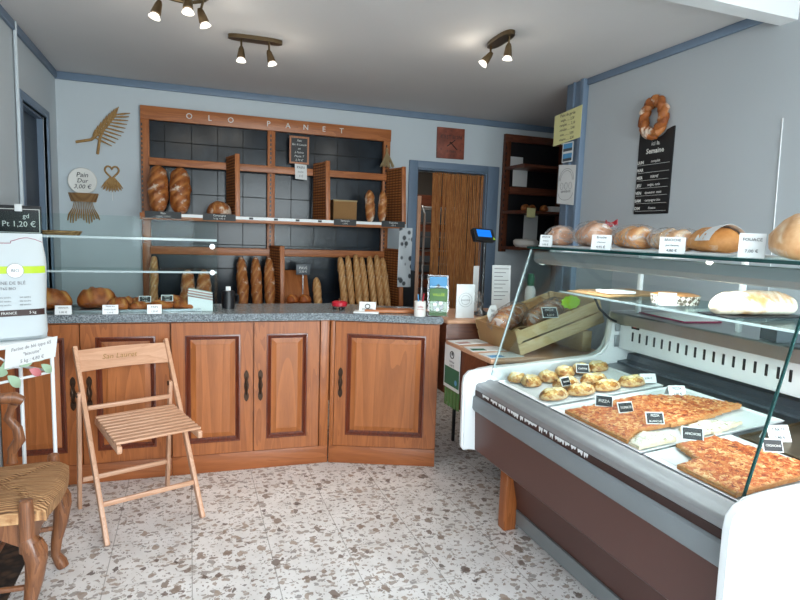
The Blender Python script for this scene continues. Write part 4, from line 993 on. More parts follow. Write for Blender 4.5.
# ------------------------------------------------------------------ bread shelving on the tiled wall
YW = 4.985
r = thing('bread_shelving', 'tall orange wood bread shelving with woven dividers against the black tiles', 'shelf', (.67, 4.8, 0))
def bx(name, lo, hi, mat, par=None, bev=.003): b = MB(True); b.box(lo, hi, bev); return b.build(name, M[mat], par or r)
RX0, RX1 = -.355, 1.69
bx('header', (RX0, YW - .045, 2.222), (RX1, YW, 2.325), 'rack_h')
for ch, px in zip('OLOPANET', (.0, .155, .315, .615, .775, .925, 1.08, 1.235)):
    text(r, ch, .062, M['paper'], T(-.67, -4.8, 0) @ face((px, YW - .0455, 2.273)), 'header_letter', ext=.002)
for x in (RX0, .61, RX1 - .065):
    u = bx('upright', (x, YW - .04, 0), (x + .062, YW, 2.222), 'rack')
    for k in range(26): b = MB(True); b.box((x + (.02 if x > .5 else .004), YW - .0408, 1.27 + k * .036), (x + (.032 if x > .5 else .014), YW - .039, 1.291 + k * .036)); b.build('slot', M['blackp'], u)
bx('upper_rail', (RX0 + .06, YW - .075, 1.875), (RX1 - .02, YW - .042, 1.932), 'rack_h')
bx('lower_rail', (RX0 + .06, YW - .075, 1.185), (RX1 - .02, YW - .042, 1.247), 'rack_h')
FY = 4.60
bx('shelf_board', (RX0 + .01, FY + .012, 1.462), (RX1 + .03, YW - .042, 1.487), 'rack_h')
bx('lower_shelf', (RX0 + .01, FY - .05, .715), (RX1 + .03, YW - .042, .74), 'rack_h')
bx('price_rail', (RX0 + .01, FY, 1.452), (RX1 + .03, FY + .012, 1.500), 'rack_h')
bx('base_cupboard', (RX0, FY - .03, .0), (RX1 + .03, YW - .042, .69), 'oak')
strip = bx('price_strip', (-.30, FY - .003, 1.476), (RX1 - .05, FY, 1.499), 'white_p', None, 0)
def label_plate(x, w, lines):
    p = bx('price_label', (x, FY - .006, 1.462), (x + w, FY - .003, 1.512), 'slate', None, 0)
    text(r, lines[0], .022, M['chalk'], T(-.67, -4.8, 0) @ face((x + w / 2, FY - .0064, 1.499)), 'label_text'); text(r, lines[1], .017, M['chalk'], T(-.67, -4.8, 0) @ face((x + w / 2, FY - .0064, 1.476)), 'label_text')
label_plate(-.31, .25, ('Pain', '2,00 €  2,50 €')); label_plate(.09, .24, ('Campagne', 'le kg  4,90 €')); label_plate(1.10, .19, ('Semoule', '1,20 €')); label_plate(1.51, .21, ('Baguette', '1,05 €'))
for x in (.43, .62, .79, .97): bx('small_label', (x, FY - .0055, 1.479), (x + .03, FY - .003, 1.495), 'black', None, 0)
def divider(x, z0, z1, lean=.05):
    b = MB(True)
    b.prism([(FY + .02, z0), (YW - .08, z0), (YW - .08, z1), (FY + .02 + lean, z1)], (.014, 0, 0), lambda u, v_: (x - .007 - .06 * (u - FY) / .3, u, v_)); d = b.build('divider', M['wicker'], r)
    b = MB(True); b.bar((x, FY + .016, z0), (x, FY + .016 + lean, z1 + .012), .036, .030, .004, (0, 1, 0)); b.build('divider_edge', M['rack'], d)
    b = MB(True); b.bar((x, FY + .016 + lean, z1), (x - .06, YW - .08, z1), .022, .02, .003); b.build('divider_edge', M['rack'], d)
for x in (.345, 1.055, 1.715): divider(x, 1.49, 1.965)
for x in (.695, 1.715): divider(x, .742, 1.265)

SZ = 1.489
def stand(L, W, H, mat, label, x, z, y0, lean, name='loaf_of_bread', group=None, sl=4, seed=0, roll=0, kw={}):
    """a loaf standing on end, leaning back"""
    m = MB(); m.loaf(L, W, H, sl, seed=seed, rough=.055, **kw)
    m.bm.transform(Matrix.Translation((0, 0, L / 2)) @ Matrix.Rotation(-PI / 2, 4, 'Y') )
    # loaf axis now z, its crust side faces -x ; turn it to face -y
    m.bm.transform(Matrix.Rotation(PI / 2, 4, 'Z'))
    return solo(m, name, M[mat], label, 'bread', (x, y0, z), (-lean, roll, 0), group)
stand(.375, .15, .12, 'crust', 'big brown loaf standing first on the upper shelf at the left', -.225, SZ, 4.72, .28, sl=5, seed=1, kw=dict(ang=1.6))
stand(.37, .155, .12, 'crust', 'big brown loaf standing second on the upper shelf, right of the first', -.07, SZ, 4.72, .28, sl=5, seed=2, kw=dict(ang=1.6))
m = MB(); m.loaf(.185, .18, .125, 0, seed=4, crack=True, pw=2.2); solo(m, 'round_loaf', M['crust_f'], 'small round floured loaf lying on the upper shelf before the left divider', 'bread', (.215, 4.72, SZ))
stand(.28, .085, .07, 'crust_f', 'floured short loaf standing on the upper shelf, left of the pair at the right end', 1.435, SZ, 4.70, .15, sl=4, seed=6)
stand(.28, .075, .07, 'crust_f', 'floured short loaf standing on the upper shelf, touching the right divider', 1.54, SZ, 4.70, .15, sl=4, seed=7, roll=.05)
r2_ = thing('wicker_basket', 'square tan wicker basket on the upper shelf right of the middle divider', 'basket', (1.22, 4.78, SZ))
m = MB(); m.ringplate([(-.10, -.08), (.10, -.08), (.10, .08), (-.10, .08)], [(-.092, -.072), (.092, -.072), (.092, .072), (-.092, .072)], (0, 0, .175)); m.box((-.092, -.072, 0), (.092, .072, .006)); m.build('body', M['wicker_tan'], r2_)
m = MB(); m.ringplate([(-.103, -.083), (.103, -.083), (.103, .083), (-.103, .083)], [(-.09, -.07), (.09, -.07), (.09, .07), (-.09, .07)], (0, 0, .012), lambda u, v_: (u, v_, .172)); m.build('rim', M['raffia'], r2_)
m = MB(); m.box((-.08, -.02, 0), (.08, .02, .012), .005); solo(m, 'bread_stick', M['baguette'], 'thin bread piece lying before the basket on the upper shelf', 'bread', (1.30, 4.64, SZ))
LZ_ = .742
def bag_(x, label, L=.5, mat='baguette', W=.062, seed=0, group='baguettes in the lower rack', roll=0, y=4.66): stand(L, W, .055, mat, label, x, LZ_, y, .42, 'baguette', group, 7, seed, roll, dict(ang=2.2, amp=.16, pw=4))
bag_(-.265, 'single baguette at the far left of the lower rack seen through the glass', .46, seed=20)
for k, (x, lb) in enumerate(((.395, 'dark pointed loaf leaning in the lower rack, first of three'), (.50, 'dark pointed loaf leaning in the lower rack, middle of three'), (.60, 'dark pointed loaf leaning in the lower rack, last of three, by the divider'))):
    stand(.47, .088, .075, 'baguette_d', lb, x, LZ_, 4.64, .42, 'pointed_loaf', 'dark pointed loaves in the lower rack', 6, 30 + k, .02 * (k - 1), dict(ang=2.0, amp=.18, pw=2.6))
o_ = ('first', 'second', 'third', 'fourth', 'fifth', 'sixth', 'seventh')
for k, x in enumerate((1.225, 1.29, 1.355, 1.42, 1.485, 1.55, 1.61)):
    bag_(x, o_[k] + ' baguette from the left in the full rack at the right', .485 + .012 * (k % 3), 'baguette', .062, 40 + k, 'baguettes in the full rack at the right', .012 * ((k * 7) % 3 - 1), 4.655 + .012 * (k % 2))
for k, (x, lb) in enumerate(((-.02, 'bread in clear plastic leaning at the back of the lower left rack'), (.10, 'wider bread in clear plastic beside the other bagged one, lower left rack'))):
    stand(.35, .11, .07, 'crust_f', lb, x, LZ_, 4.66, .38, 'bagged_bread', None, 4, 60 + k)
stand(.30, .07, .055, 'baguette', 'short lone baguette standing in the middle of the lower rack', .99, LZ_ + .0, 4.62, .42, 'baguette', None, 6, 70, 0, dict(ang=2))
m = MB(); m.box((-.11, -.01, 0), (.11, .01, .40), .003); solo(m, 'slanted_board', M['rack'], 'plain wooden board leaning in the lower rack beside the divider', 'board', (.82, 4.62, LZ_), (-.62, 0, 0))
for k, x in enumerate((.765, .865)): m = MB(); m.loaf(.10, .09, .07, 2, seed=80 + k); solo(m, 'bread_roll', M['pastry'], ('left' if k == 0 else 'right') + ' one of two brown rolls on the lower shelf before the slanted board', 'bread', (x, 4.555, LZ_ + .085), (0, 0, .4))
m = MB(); m.box((.71, 4.50, LZ_), (.925, 4.61, LZ_ + .084), .004); solo(m, 'roll_crate', M['rack_h'], 'low wooden box under the two brown rolls in the lower rack', 'box', (0, 0, 0))
r3 = thing('price_card', 'grey price card standing above the slanted board in the lower rack', 'price card', (.875, 4.70, 1.045))
m = MB(); m.box((-.058, 0, 0), (.058, .003, .085), .001); m.build('card', M['darkgrey'], r3)
m = MB(); m.tube([(0, .006, -.30), (0, .006, .06)], .004, 6); m.build('stake', M['steel'], r3)
text(r3, 'PAVÉ', .03, M['chalk'], face((0, -.0005, .055))); text(r3, '2,30 €', .024, M['chalk'], face((0, -.0005, .025)))
# framed chalkboard and note on the shelving
r4 = thing('framed_slate', 'small slate in an orange wood frame hanging on the black tiles', 'sign', (.865, 4.90, 1.965))
m = MB(); m.ringplate([(-.082, 0), (.082, 0), (.082, .225), (-.082, .225)], [(-.068, .014), (.068, .014), (.068, .211), (-.068, .211)], (0, .016, 0), lambda u, v_: (u, 0, v_)); m.build('frame', M['rack'], r4)
m = MB(); m.box((-.07, .006, .012), (.07, .012, .213)); m.build('slate', M['black'], r4)
for k, s in enumerate(('Pain', 'Bio & Levain', 'au', 'à Farine', 'Meule T', '2,70 €')): text(r4, s, .024, M['chalk'], face((0, .0055, .19 - k * .032)), shear=.25)
r5 = thing('paper_note', 'white paper note pinned on the rail below the framed slate', 'note', (.885, 4.905, 1.835))
m = MB(); m.prism([(-.05, .005), (.05, .0), (.045, .125), (-.055, .13)], (0, .0015, 0), lambda u, v_: (u, 0, v_)); m.build('sheet', M['paper'], r5)
text(r5, 'PAIN', .03, M['ink'], face((-.005, -.0005, .10))); text(r5, 'noix', .028, M['ink_g'], face((-.005, -.0005, .065))); text(r5, '3 €', .026, M['ink_g'], face((0, -.0005, .03)))
# printed film strip, wheat bunch
m = MB(); m.grid(4, 10, lambda u, v_: (.12 * u, .012 * math.sin(u * 6 + v_ * 5) * (1 - v_), .505 * v_), (0, .003, 0)); solo(m, 'printed_film_roll', M['film'], 'clear film printed with dark wheels hanging at the right end of the shelving', 'plastic film', (1.665, 4.585, .955))
m = MB(); rr = random.Random(5)
for k in range(34):
    a = rr.uniform(-1, 1); y = rr.uniform(-.02, .02)
    m.tube([(0, y, .13), (a * .022, y - .01, .09), (a * .065, y - .02, rr.uniform(.0, .015))], .003, 4)
r6 = thing('raffia_tassel', 'dry raffia tassel hanging at the right end of the bread shelving', 'tassel', (1.635, 4.88, 1.985))
m.build('strands', M['raffia'], r6); m = MB(); m.tube([(.008 * math.cos(k * PI / 6), 0, .145 + .022 * math.sin(k * PI / 6)) for k in range(12)], .004, 6, True); m.build('loop', M['raffia'], r6)

# ------------------------------------------------------------------ things on the back wall
rr = random.Random(11)
r = thing('straw_branch', 'dry palm-like straw branch hung on the pale wall, upper left', 'wall decoration', (-.66, 5.007, 2.06))
m = MB(); m.tube([(-.145, -.012, -.045), (-.04, -.02, -.02), (.06, -.02, .08), (.14, -.018, .19)], [.010, .011, .010, .006], 8); m.tube([(.0, -.018, -.125), (.02, -.02, .0), (.06, -.02, .09)], [.010, .010, .007], 8); m.build('stem', M['straw'], r)
for k in range(20):
    t = k / 19; side = 1 if k % 2 else -1
    b = V((-.03 + .16 * t, -.02 - .004 * (k % 3), -.01 + .19 * t))
    if side > 0: d = V((.15 - .02 * t, -.012, -.075 + .10 * t)) * (.8 + .2 * math.sin(PI * t))
    else: d = V((.035 + .02 * t, -.012, .12)) * (.55 + .25 * math.sin(PI * t))
    m = MB(); m.tube([b, b + d * .5, b + d], [.004, .007, .003], 6, False, .55); m.build('straw_leaf', M['straw'], r)
r = thing('wall_plate', 'round white plate with handwriting on the wall, set in a small half basket', 'plate', (-.765, 4.998, 1.725))
m = MB(); m.lathe([(0, -.004), (.06, -.004), (.098, .006), (.10, .010), (.095, .016), (0, .010)], (0, -.018, 0), 36, R3(PI/2, 'X')); m.build('plate', M['plate'], r)
for k, (s, sz) in enumerate((('Pain', .05), ('Dur', .045), ('3,00 €', .045))): text(r, s, sz, M['ink'], face((.0, -.0355, .045 - k * .044)), shear=.2)
r = thing('half_basket', 'small half basket with hanging wheat stalks under the white wall plate', 'wall decoration', (-.765, 5.004, 1.60))
m = MB()
m.grid(16, 4, lambda u, v_: ((-.105 + .21 * u) * (.82 + .18 * v_), -.062 * math.sin(PI * u) ** .5 * (.7 + .3 * v_) - .004, -.03 + .065 * v_), (0, -.004, 0)); m.build('basket', M['wicker_tan'], r)
for k in range(13):
    x = -.075 + .15 * k / 12; m = MB(); f = 1.30 + .05 * rr.random()
    m.tube([(x * .8, -.025, -.03), (x * 1.0, -.02, -.09)], .0022, 4); m.tube([(x, -.02, -.085), (x * f, -.022, -.13), (x * f * 1.1, -.016, -.175 - .02 * math.sin(k))], [.003, .006, .004], 6); m.build('wheat_stalk', M['straw'], r)
r = thing('straw_heart', 'small straw heart with a skirt of wheat ears on the pale wall', 'wall decoration', (-.565, 5.006, 1.79))
m = MB(); m.tube([(.0034 * 1.0 * 16 * math.sin(t) ** 3 * .9, -.012, .0034 * (13 * math.cos(t) - 5 * math.cos(2 * t) - 2 * math.cos(3 * t) - math.cos(4 * t)) + .02) for t in [k * 2 * PI / 28 for k in range(28)]], .007, 6, True); m.build('heart', M['straw'], r)
for k in range(15):
    a = -1 + 2 * k / 14; m = MB(); m.tube([(a * .012, -.012, -.02), (a * .05, -.018, -.07), (a * .075, -.012, -.105 - .02 * (1 - a * a) - .01 * (k % 2))], [.003, .0065, .003], 6); m.build('wheat_ear', M['straw'], r)
m = MB(); m.tube([(0, -.01, -.03), (.002, -.01, -.20)], .004, 5); m.build('ribbon', M['white_p'], r)
r = thing('wall_clock', 'square red-brown wall clock with dark hands above the doorway', 'clock', (2.295, 4.999, 2.265), (0, -.01, 0))
t_ = NT('rusty_clock_face'); M['clock'] = t_.bsdf(t_.ramp(t_.noise(t_.coord(), 9, 4), [(.3, '#5d2c22'), (.55, '#8b4a38'), (.75, '#a4604a')]), .6)
m = MB(); m.box((-.14, -.02, -.14), (.14, .0, .14), .003); m.build('face', M['clock'], r)
text(r, "C'EST BON", .045, M['ink'], face((0, -.0204, .055))); text(r, 'LE PAIN', .03, M['ink'], face((0, -.0204, -.075)))
for k in range(12): a = k * PI / 6; text(r, str(12 if k == 0 else k), .022, M['ink'], face((.115 * math.sin(a), -.0204, .115 * math.cos(a))), 'numeral')
for nm_, a, L in (('hour_hand', .9, .055), ('minute_hand', 2.3, .085), ('hour_hand', -2.2, .05)):
    m = MB(); m.bar((-.02 * math.sin(a), -.023, -.02 * math.cos(a)), (L * math.sin(a), -.023, L * math.cos(a)), .008, .002, 0, (0, 1, 0)); m.build(nm_ if L != .05 else 'hand_tail', M['blackp'], r)

# doorway: bead curtain, plank, trolley in the kitchen
m = MB(True); rr = random.Random(2)
for k in range(54):
    x = 2.165 + .535 * k / 53; y = 5.055 + .012 * (k % 2) + rr.uniform(-.004, .004); ph = rr.random() * 6; off = .006 if k != 8 else .012
    if k in (9,): continue
    m.tube([(x + .0025 * math.sin(ph + z * 3) , y + .003 * math.cos(ph + z * 4), 2.0 - .0 - z) for z in [q * 1.94 / 14 for q in range(15)]], .0070, 6)
o = m.build('bead_curtain', M['strand']); tag(o, 'brown strand curtain hanging in the blue doorway', 'curtain', None, 'stuff')
m = MB(True); m.tube([(1.99, 5.06, 2.0), (2.69, 5.06, 2.0)], .009, 8); o = m.build('curtain_rail', M['steel']); tag(o, 'thin rail across the top of the blue doorway', 'rail')
m = MB(); m.box((-.018, -.012, 0), (.018, .012, 1.78), .002); solo(m, 'wooden_plank', M['beech'], 'pale upright wooden plank standing just inside the blue doorway', 'plank', (2.085, 5.2, 0), (0, .0, 0))
r = thing('baking_trolley', 'steel baking trolley with trays in the dark room behind the doorway', 'trolley', (2.46, 5.75, 0))
m = MB()
for x in (-.19, .19):
    m.tube([(x, -.25, .08), (x, -.25, 1.62), (x, -.19, 1.70), (x, .19, 1.70), (x, .25, 1.62), (x, .25, .08)], .014, 8)
for z in (.1, 1.69): m.tube([(-.19, -.2, z), (.19, -.2, z)], .012, 8); m.tube([(-.19, .2, z), (.19, .2, z)], .012, 8)
m.build('frame', M['steel'], r)
for k in range(10): m = MB(); z = .22 + k * .145; m.box((-.175, -.24, z), (.175, .24, z + .012), .003); m.build('tray', M['steel_d'], r)
for x in (-.19, .19):
    for y in (-.25, .25): m = MB(); m.lathe([(0, -.012), (.036, -.012), (.036, .012), (0, .012)], (x, y, .037), 14, R3(PI/2, 'Y')); m.build('caster', M['blackp'], r)
r = thing('kitchen_cupboard', 'dark cupboard at the far wall of the room behind the doorway', 'cupboard', (2.5, 6.85, 0))
m = MB(); m.box((-.6, -.22, 0), (.6, .22, 1.9), .005); m.build('body', M['mahog'], r)
for z in (.95, 1.25, 1.55): m = MB(); m.box((-.58, -.235, z), (.58, -.222, z + .2), .003); m.build('shelf_front', M['darkgrey'], r)
r = thing('low_bin', 'black low bin standing under the shelving end by the doorway', 'bin', (1.84, 4.86, 0))
m = MB(); m.lathe([(0, 0), (.085, 0), (.095, 1.08), (.088, 1.08), (.08, .01), (0, .01)], (0, 0, 0), 4, R3(PI/4, 'Z')); m.build('body', M['blackp'], r)

# dark rack in the recess behind the right wall
r = thing('corner_rack', 'dark slotted wood rack with shelves in the corner right of the doorway', 'shelf', (3.15, 4.85, 0))
bx('backboard', (2.92, YW - .012, 1.29), (3.49, YW - .002, 2.34), 'blackp'); bx('header', (2.855, YW - .04, 2.33), (3.49, YW, 2.40), 'mahog')
u = bx('upright', (2.855, YW - .04, 1.27), (2.92, YW, 2.33), 'darkwood')
for k in range(18): b = MB(True); b.box((2.862, YW - .0408, 1.32 + k * .055), (2.874, YW - .039, 1.345 + k * .055)); b.build('slot', M['blackp'], u)
bx('rail', (2.915, YW - .07, 1.83), (3.49, YW - .042, 1.90), 'mahog')
for z in (2.06, 1.64, 1.30): bx('shelf_board', (2.87, 4.60, z), (3.49, YW - .042, z + .022), 'mahog'); b = MB(True); b.box((2.862, 4.60, z - .005), (2.87, YW - .042, z + .025)); b.build('shelf_bracket', M['darkwood'], r)
bx('side_board', (3.44, 4.58, 1.27), (3.475, YW - .075, 2.33), 'darkwood')
for k, (x, y) in enumerate(((2.96, 4.70), (3.06, 4.74), (3.16, 4.69))): m = MB(); m.loaf(.14, .08, .06, 3, seed=90 + k); solo(m, 'small_loaf', M['crust'], ('first', 'second', 'third')[k] + ' small loaf from the left on the corner rack shelf', 'bread', (x, y, 1.6625), (0, 0, .9 + .1 * k), 'small loaves on the corner rack')
for lb, x, z, w_, h in (('white paper sheet on the rack back above the rail', 3.01, 1.91, .16, .18), ('white paper sheet standing on the upper corner rack shelf', 3.0, 2.083, .14, .11), ('pale sheet hanging below the lower corner rack shelf', 3.20, 1.345, .16, .29)):
    m = MB(); m.box((-w_/2, -.003, 0), (w_/2, 0, h)); solo(m, 'paper_sheet', M['paper'], lb, 'paper', (x, 4.905 if z == 1.91 else 4.965, z if z != 1.91 else 1.905))
m = MB(); m.box((-.045, -.002, 0), (.045, 0, .085)); solo(m, 'price_note', M['paper_y'], 'small pale note stuck to the front edge of the corner rack shelf', 'note', (2.96, 4.596, 1.60))
m = MB(); m.box((-.06, -.04, 0), (.06, .04, .05), .004); solo(m, 'white_carton', M['white_p'], 'small white carton right of the little loaves on the corner rack', 'box', (3.25, 4.66, 1.6625))
m = MB(); m.lathe([(0, 0), (.09, 0), (.115, .025), (.118, .06), (.10, .075), (0, .08)], (0, 0, 0), 28); solo(m, 'wrapped_cheese', M['plate'], 'round pale package on the lowest corner rack shelf', 'package', (3.0, 4.72, 1.3225))

# notices on the blue casing
def notice(name, label, mat, y0, y1, z0, z1, skew=0):
    r = thing(name, label, 'notice', (2.5548, (y0 + y1) / 2, (z0 + z1) / 2))
    hy, hz = (y1 - y0) / 2, (z1 - z0) / 2
    m = MB(); m.prism([(-hy, -hz + skew), (hy, -hz - skew), (hy, hz - skew), (-hy, hz + skew)], (-.0015, 0, 0), lambda u, v_: (0, u, v_)); m.build('sheet', M[mat], r); return r
F_ = lambda y, z: face((-.002, y, z), (0, -1, 0))
r = notice('yellow_notice', 'yellow handwritten notice taped high on the blue casing', 'paper_y', 3.405, 3.72, 2.105, 2.325, .012)
text(r, 'Pains de garde', .03, M['ink'], F_(0, .085))
for k, s in enumerate(('seigle ....... 2,30', 'complet ...... 2,10', 'céréales ..... 2,40', 'noix ......... 3,00', 'sésame ...... 2,20')): text(r, s, .026, M['ink'], F_(0, .05 - k * .034))
r = notice('photo_card', 'white card with two blue photographs below the yellow notice', 'paper', 3.475, 3.60, 1.96, 2.10)
for z in (.008, -.062): m = MB(); m.box((-.0022, -.052, z), (-.0015, .052, z + .054)); m.build('printed_photo', M['skyblue'], r); m = MB(); m.box((-.0026, -.052, z), (-.0022, .052, z + .02)); m.build('printed_shore', M['darkgrey'], r)
r = notice('drawing_notice', 'white notice with an arched line drawing, lowest on the blue casing', 'paper', 3.43, 3.63, 1.66, 1.94, -.01)
m = MB()
for R_ in (.085, .07): m.tube([(-.0025, R_ * math.cos(a), .03 + R_ * math.sin(a)) for a in [k * PI / 12 for k in range(13)]], .0012, 4)
m.tube([(-.0025, .085 * math.cos(a), -.06 - .05 * math.sin(a)) for a in [k * PI / 12 for k in range(13)]], .0012, 4)
for k in range(3): m.tube([(-.0025, -.05 + .05 * k + .018 * math.cos(a), -.01 + .025 * math.sin(a)) for a in [q * PI / 5 for q in range(10)]], .0012, 4, True)
m.build('printed_drawing', M['ink_g'], r); text(r, 'BIENVENUE', .022, M['ink_g'], F_(0, -.05))

# right wall: bread ring and weekly board
r = thing('weekly_board', 'black weekly menu board with a notched top hung on the right wall', 'board', (2.5965, 2.74, 1.575))
pl = [(-.135, 0), (.135, 0), (.135, .495)] + [(.125 - .01 * 0 - .0, .495)] + [(.085 * math.cos(a), .50 - .055 * math.sin(a)) for a in [k * PI / 10 for k in range(1, 10)]] + [(-.125, .495), (-.135, .495)]
m = MB(); m.prism(pl, (-.008, 0, 0), lambda u, v_: (.004, -u, v_)); m.build('board', M['black'], r)
F2 = lambda y, z: face((-.0046, y, z), (0, -1, 0))
text(r, 'ici la', .035, M['chalk'], F2(0, .415)); text(r, 'Semaine', .042, M['chalk'], F2(0, .372), bold=.0008)
for k, d in enumerate(('LUN', 'MAR', 'MER', 'JEU', 'VEN', 'SAM', 'DIM')):
    z = .31 - k * .046; text(r, d, .026, M['chalk'], F2(.108, z), 'day_name', bold=.0006)
    m = MB(); m.box((-.0052, -.12, z - .017), (-.004, .125, z - .0155)); m.build('ruled_line', M['chalk'], r)
for k, s in ((0, 'complet'), (2, 'FERMÉ'), (3, 'seigle, noix'), (4, 'épeautre  maïs'), (5, 'campagne bio'), (6, 'fouace')): text(r, s, .022, M['chalk'], F2(-.01, .312 - k * .046), 'chalk_note', shear=.2)
r = thing('bread_ring', 'braided bread ring hung on the right wall above the weekly board', 'bread wreath', (2.566, 2.745, 2.135))
for q in range(2):
    m = MB(); pts = []; rs = []
    for k in range(48):
        a = k / 48 * 2 * PI; w_ = a * 5 + q * PI; R_ = .076 + .010 * math.cos(w_)
        pts.append((.009 * math.sin(w_), R_ * .92 * math.sin(a) * 1.1, R_ * 1.25 * math.cos(a))); rs.append(.024 + .003 * math.sin(k * 2.3 + q))
    m.tube(pts, rs, 10, True); m.build('bread_strand', M['crust_f' if q == 0 else 'crust'], r)
m = MB(); m.tube([(.0, 0, .085), (.015, 0, .13), (.0335, 0, .135)], .003, 6); m.build('hanging_hook', M['steel'], r)
# ------------------------------------------------------------------ folding chair
r = thing('folding_chair', 'pale beech slatted folding chair standing open before the oak counter', 'chair', (-.153, 2.72, 0), .34)
fy = lambda z: .51 * z / .80
for s in (-1, 1):
    m = MB(); m.bar((s * .212, 0, 0), (s * .2155 - .0105, fy(.80), .80), .02, .036, .004, (0, 1, 0)); m.build('long_leg', M['beech'], r)
    m = MB(); sx = s * .211 - .026; m.bar((sx, .445, 0), (sx, .375, .605), .018, .032, .004, (0, 1, 0)); m.build('short_leg', M['beech'], r)
    m = MB(); m.lathe([(0, -.016), (.013, -.016), (.013, .012), (0, .012)], (sx + .004, .378, .592), 12, R3(PI/2, 'Y')); m.build('pivot_bolt', M['bronze'], r)
    m = MB(); m.bar((s * .172, -.085, .452), (s * .172, .335, .468), .022, .034, .006); m.build('seat_rail', M['beech_x'], r)
for k in range(10):
    y = -.055 + k * .040; m = MB(); m.box((-.182, y - .0125, .472 + .0015 * k), (.182, y + .0125, .483 + .0015 * k), .003); m.build('seat_slat', M['beech_x'], r)
m = MB(); m.bar((-.205, .368, .525), (.18, .368, .525), .018, .022, .005); m.build('rear_rail', M['beech_x'], r)
m = MB(); m.bar((-.205, fy(.15), .15), (.205, fy(.15), .15), .016, .024, .005); m.build('stretcher', M['beech_x'], r)
m = MB(); m.bar((-.225, .428, .15), (.182, .428, .15), .016, .024, .005); m.build('stretcher', M['beech_x'], r)
def bk(u, v_):
    z = .690 + .095 * v_ + .012 * math.sin(PI * u) * 0; return (-.22 + .42 * u, fy(z) - .006 + .032 * math.sin(PI * u), z)
m = MB(); m.grid(16, 4, bk, (0, -.011, .004)); m.build('back_panel', M['beech_x'], r)
text(r, 'San Lauret', .038, M['straw'], face((-.03, fy(.742) + .0145, .742), (1, 0, 0), (0, .53, .85)), shear=.3)

# ------------------------------------------------------------------ rush-seated armchair, turned to the right
r = thing('rush_armchair', 'carved walnut armchair with a woven rush seat at the left edge', 'chair', (-.685, 2.32, 0.0037))
def seat(u, v_):
    a = -1 + 2 * u; b = -1 + 2 * v_
    x = -.175 + .395 * u; hw = .185 + .045 * u; y = b * hw
    if u > .6: y *= 1 - .16 * ((u - .6) / .4) ** 3
    x += .022 * (1 - b * b) * u
    edge = max(abs(a), abs(b)); z = .452 + .016 * (1 - edge ** 4) - .010 * math.exp(-(min(abs(abs(a) - abs(b)), 1) / .06) ** 2)
    return (x, y, z - .014 * max(0, edge - .9) / .1)
m = MB(); m.grid(28, 24, seat, (0, 0, .035)); m.build('rush_seat', M['rush'], r)
for s in (-1, 1):
    y = s * .205
    m = MB(); m.tube([(.165, y, .30), (.165, y, .44), (.165, y, .478), (.165, y, .482)], [.026, .023, .020, .012], 12)
    m.tube([(.165, y, .345), (.178, y + s * .004, .315), (.190, y + s * .008, .27), (.182, y + s * .006, .20), (.166, y, .12), (.160, y, .06), (.178, y, .022), (.186, y, .0)], [.026, .032, .034, .028, .021, .018, .024, .022], 12); m.build('front_leg', M['walnut'], r)
    m = MB()
    for k in range(5):
        a = -.9 + .45 * k; m.tube([(.168 + .036 * math.cos(a), y + .036 * math.sin(a), .335), (.178 + .038 * math.cos(a), y + .038 * math.sin(a), .30), (.184 + .034 * math.cos(a), y + .034 * math.sin(a), .262)], [.004, .008, .004], 6)
    m.build('carved_shell', M['walnut'], r)
    m = MB(); m.tube([(-.165, s * .185, 0), (-.175, s * .185, .2), (-.18, s * .185, .46), (-.19, s * .19, .7), (-.215, s * .195, .95)], [.018, .020, .022, .019, .015], 10); m.build('back_leg', M['walnut'], r)
    ax = .02
    m = MB(); m.tube([(ax, s * .225, .452), (ax, s * .225, .48), (ax + .0, s * .225, .50), (ax + .028, s * .225, .545), (ax + .022, s * .225, .59), (ax - .008, s * .225, .635), (ax + .004, s * .225, .672), (ax + .012, s * .225, .69)], [.020, .014, .018, .021, .019, .017, .013, .018], 10, False, .8); m.build('arm_support', M['walnut'], r)
    m = MB(); m.tube([(ax + .045, s * .226, .700), (ax + .02, s * .226, .714), (ax - .06, s * .222, .716), (-.13, s * .205, .700), (-.19, s * .19, .700)], [.018, .024, .021, .017, .016], 10, False, .75); m.build('arm_rest', M['walnut'], r)
    m = MB(); m.prism([(-.19, .325), (-.06, .345), (.02, .330), (.08, .352), (.15, .31), (.15, .425), (-.19, .425)], (0, .016, 0), lambda u, v_: (u, s * .195 - .008, v_)); m.build('apron', M['walnut'], r)
    m = MB(); m.tube([(-.195, s * .185, .17), (.165, s * .203, .17)], [.010, .010], 8); m.build('stretcher', M['walnut'], r)
m = MB(); m.prism([(-.185, .30), (-.10, .335), (0, .315), (.10, .335), (.185, .30), (.185, .425), (-.185, .425)], (.016, 0, 0), lambda u, v_: (.168, u, v_)); m.build('apron', M['walnut'], r)
m = MB(); m.tube([(.0, -.195, .17), (.0, .195, .17)], .010, 8); m.build('stretcher', M['walnut'], r)
for z in (.60, .74, .88):
    m = MB(); m.grid(10, 3, lambda u, v_: (-.187 - .03 * (z - .6) / .3 - .008 * math.sin(PI * u), -.19 + .38 * u, z + .06 * v_ * (.6 + .4 * math.sin(PI * u))), (.014, 0, 0)); m.build('ladder_slat', M['walnut'], r)

# ------------------------------------------------------------------ white metal stand with flour sack
ang = math.atan2(.73, .68); Rp = V((-.585, 2.88, 0)); LS, WS = .30, .215
r = thing('plant_stand', 'white metal stand with painted leaves carrying the flour sack', 'stand', (Rp.x - .68 * LS, Rp.y - .73 * LS, .0037), ang)
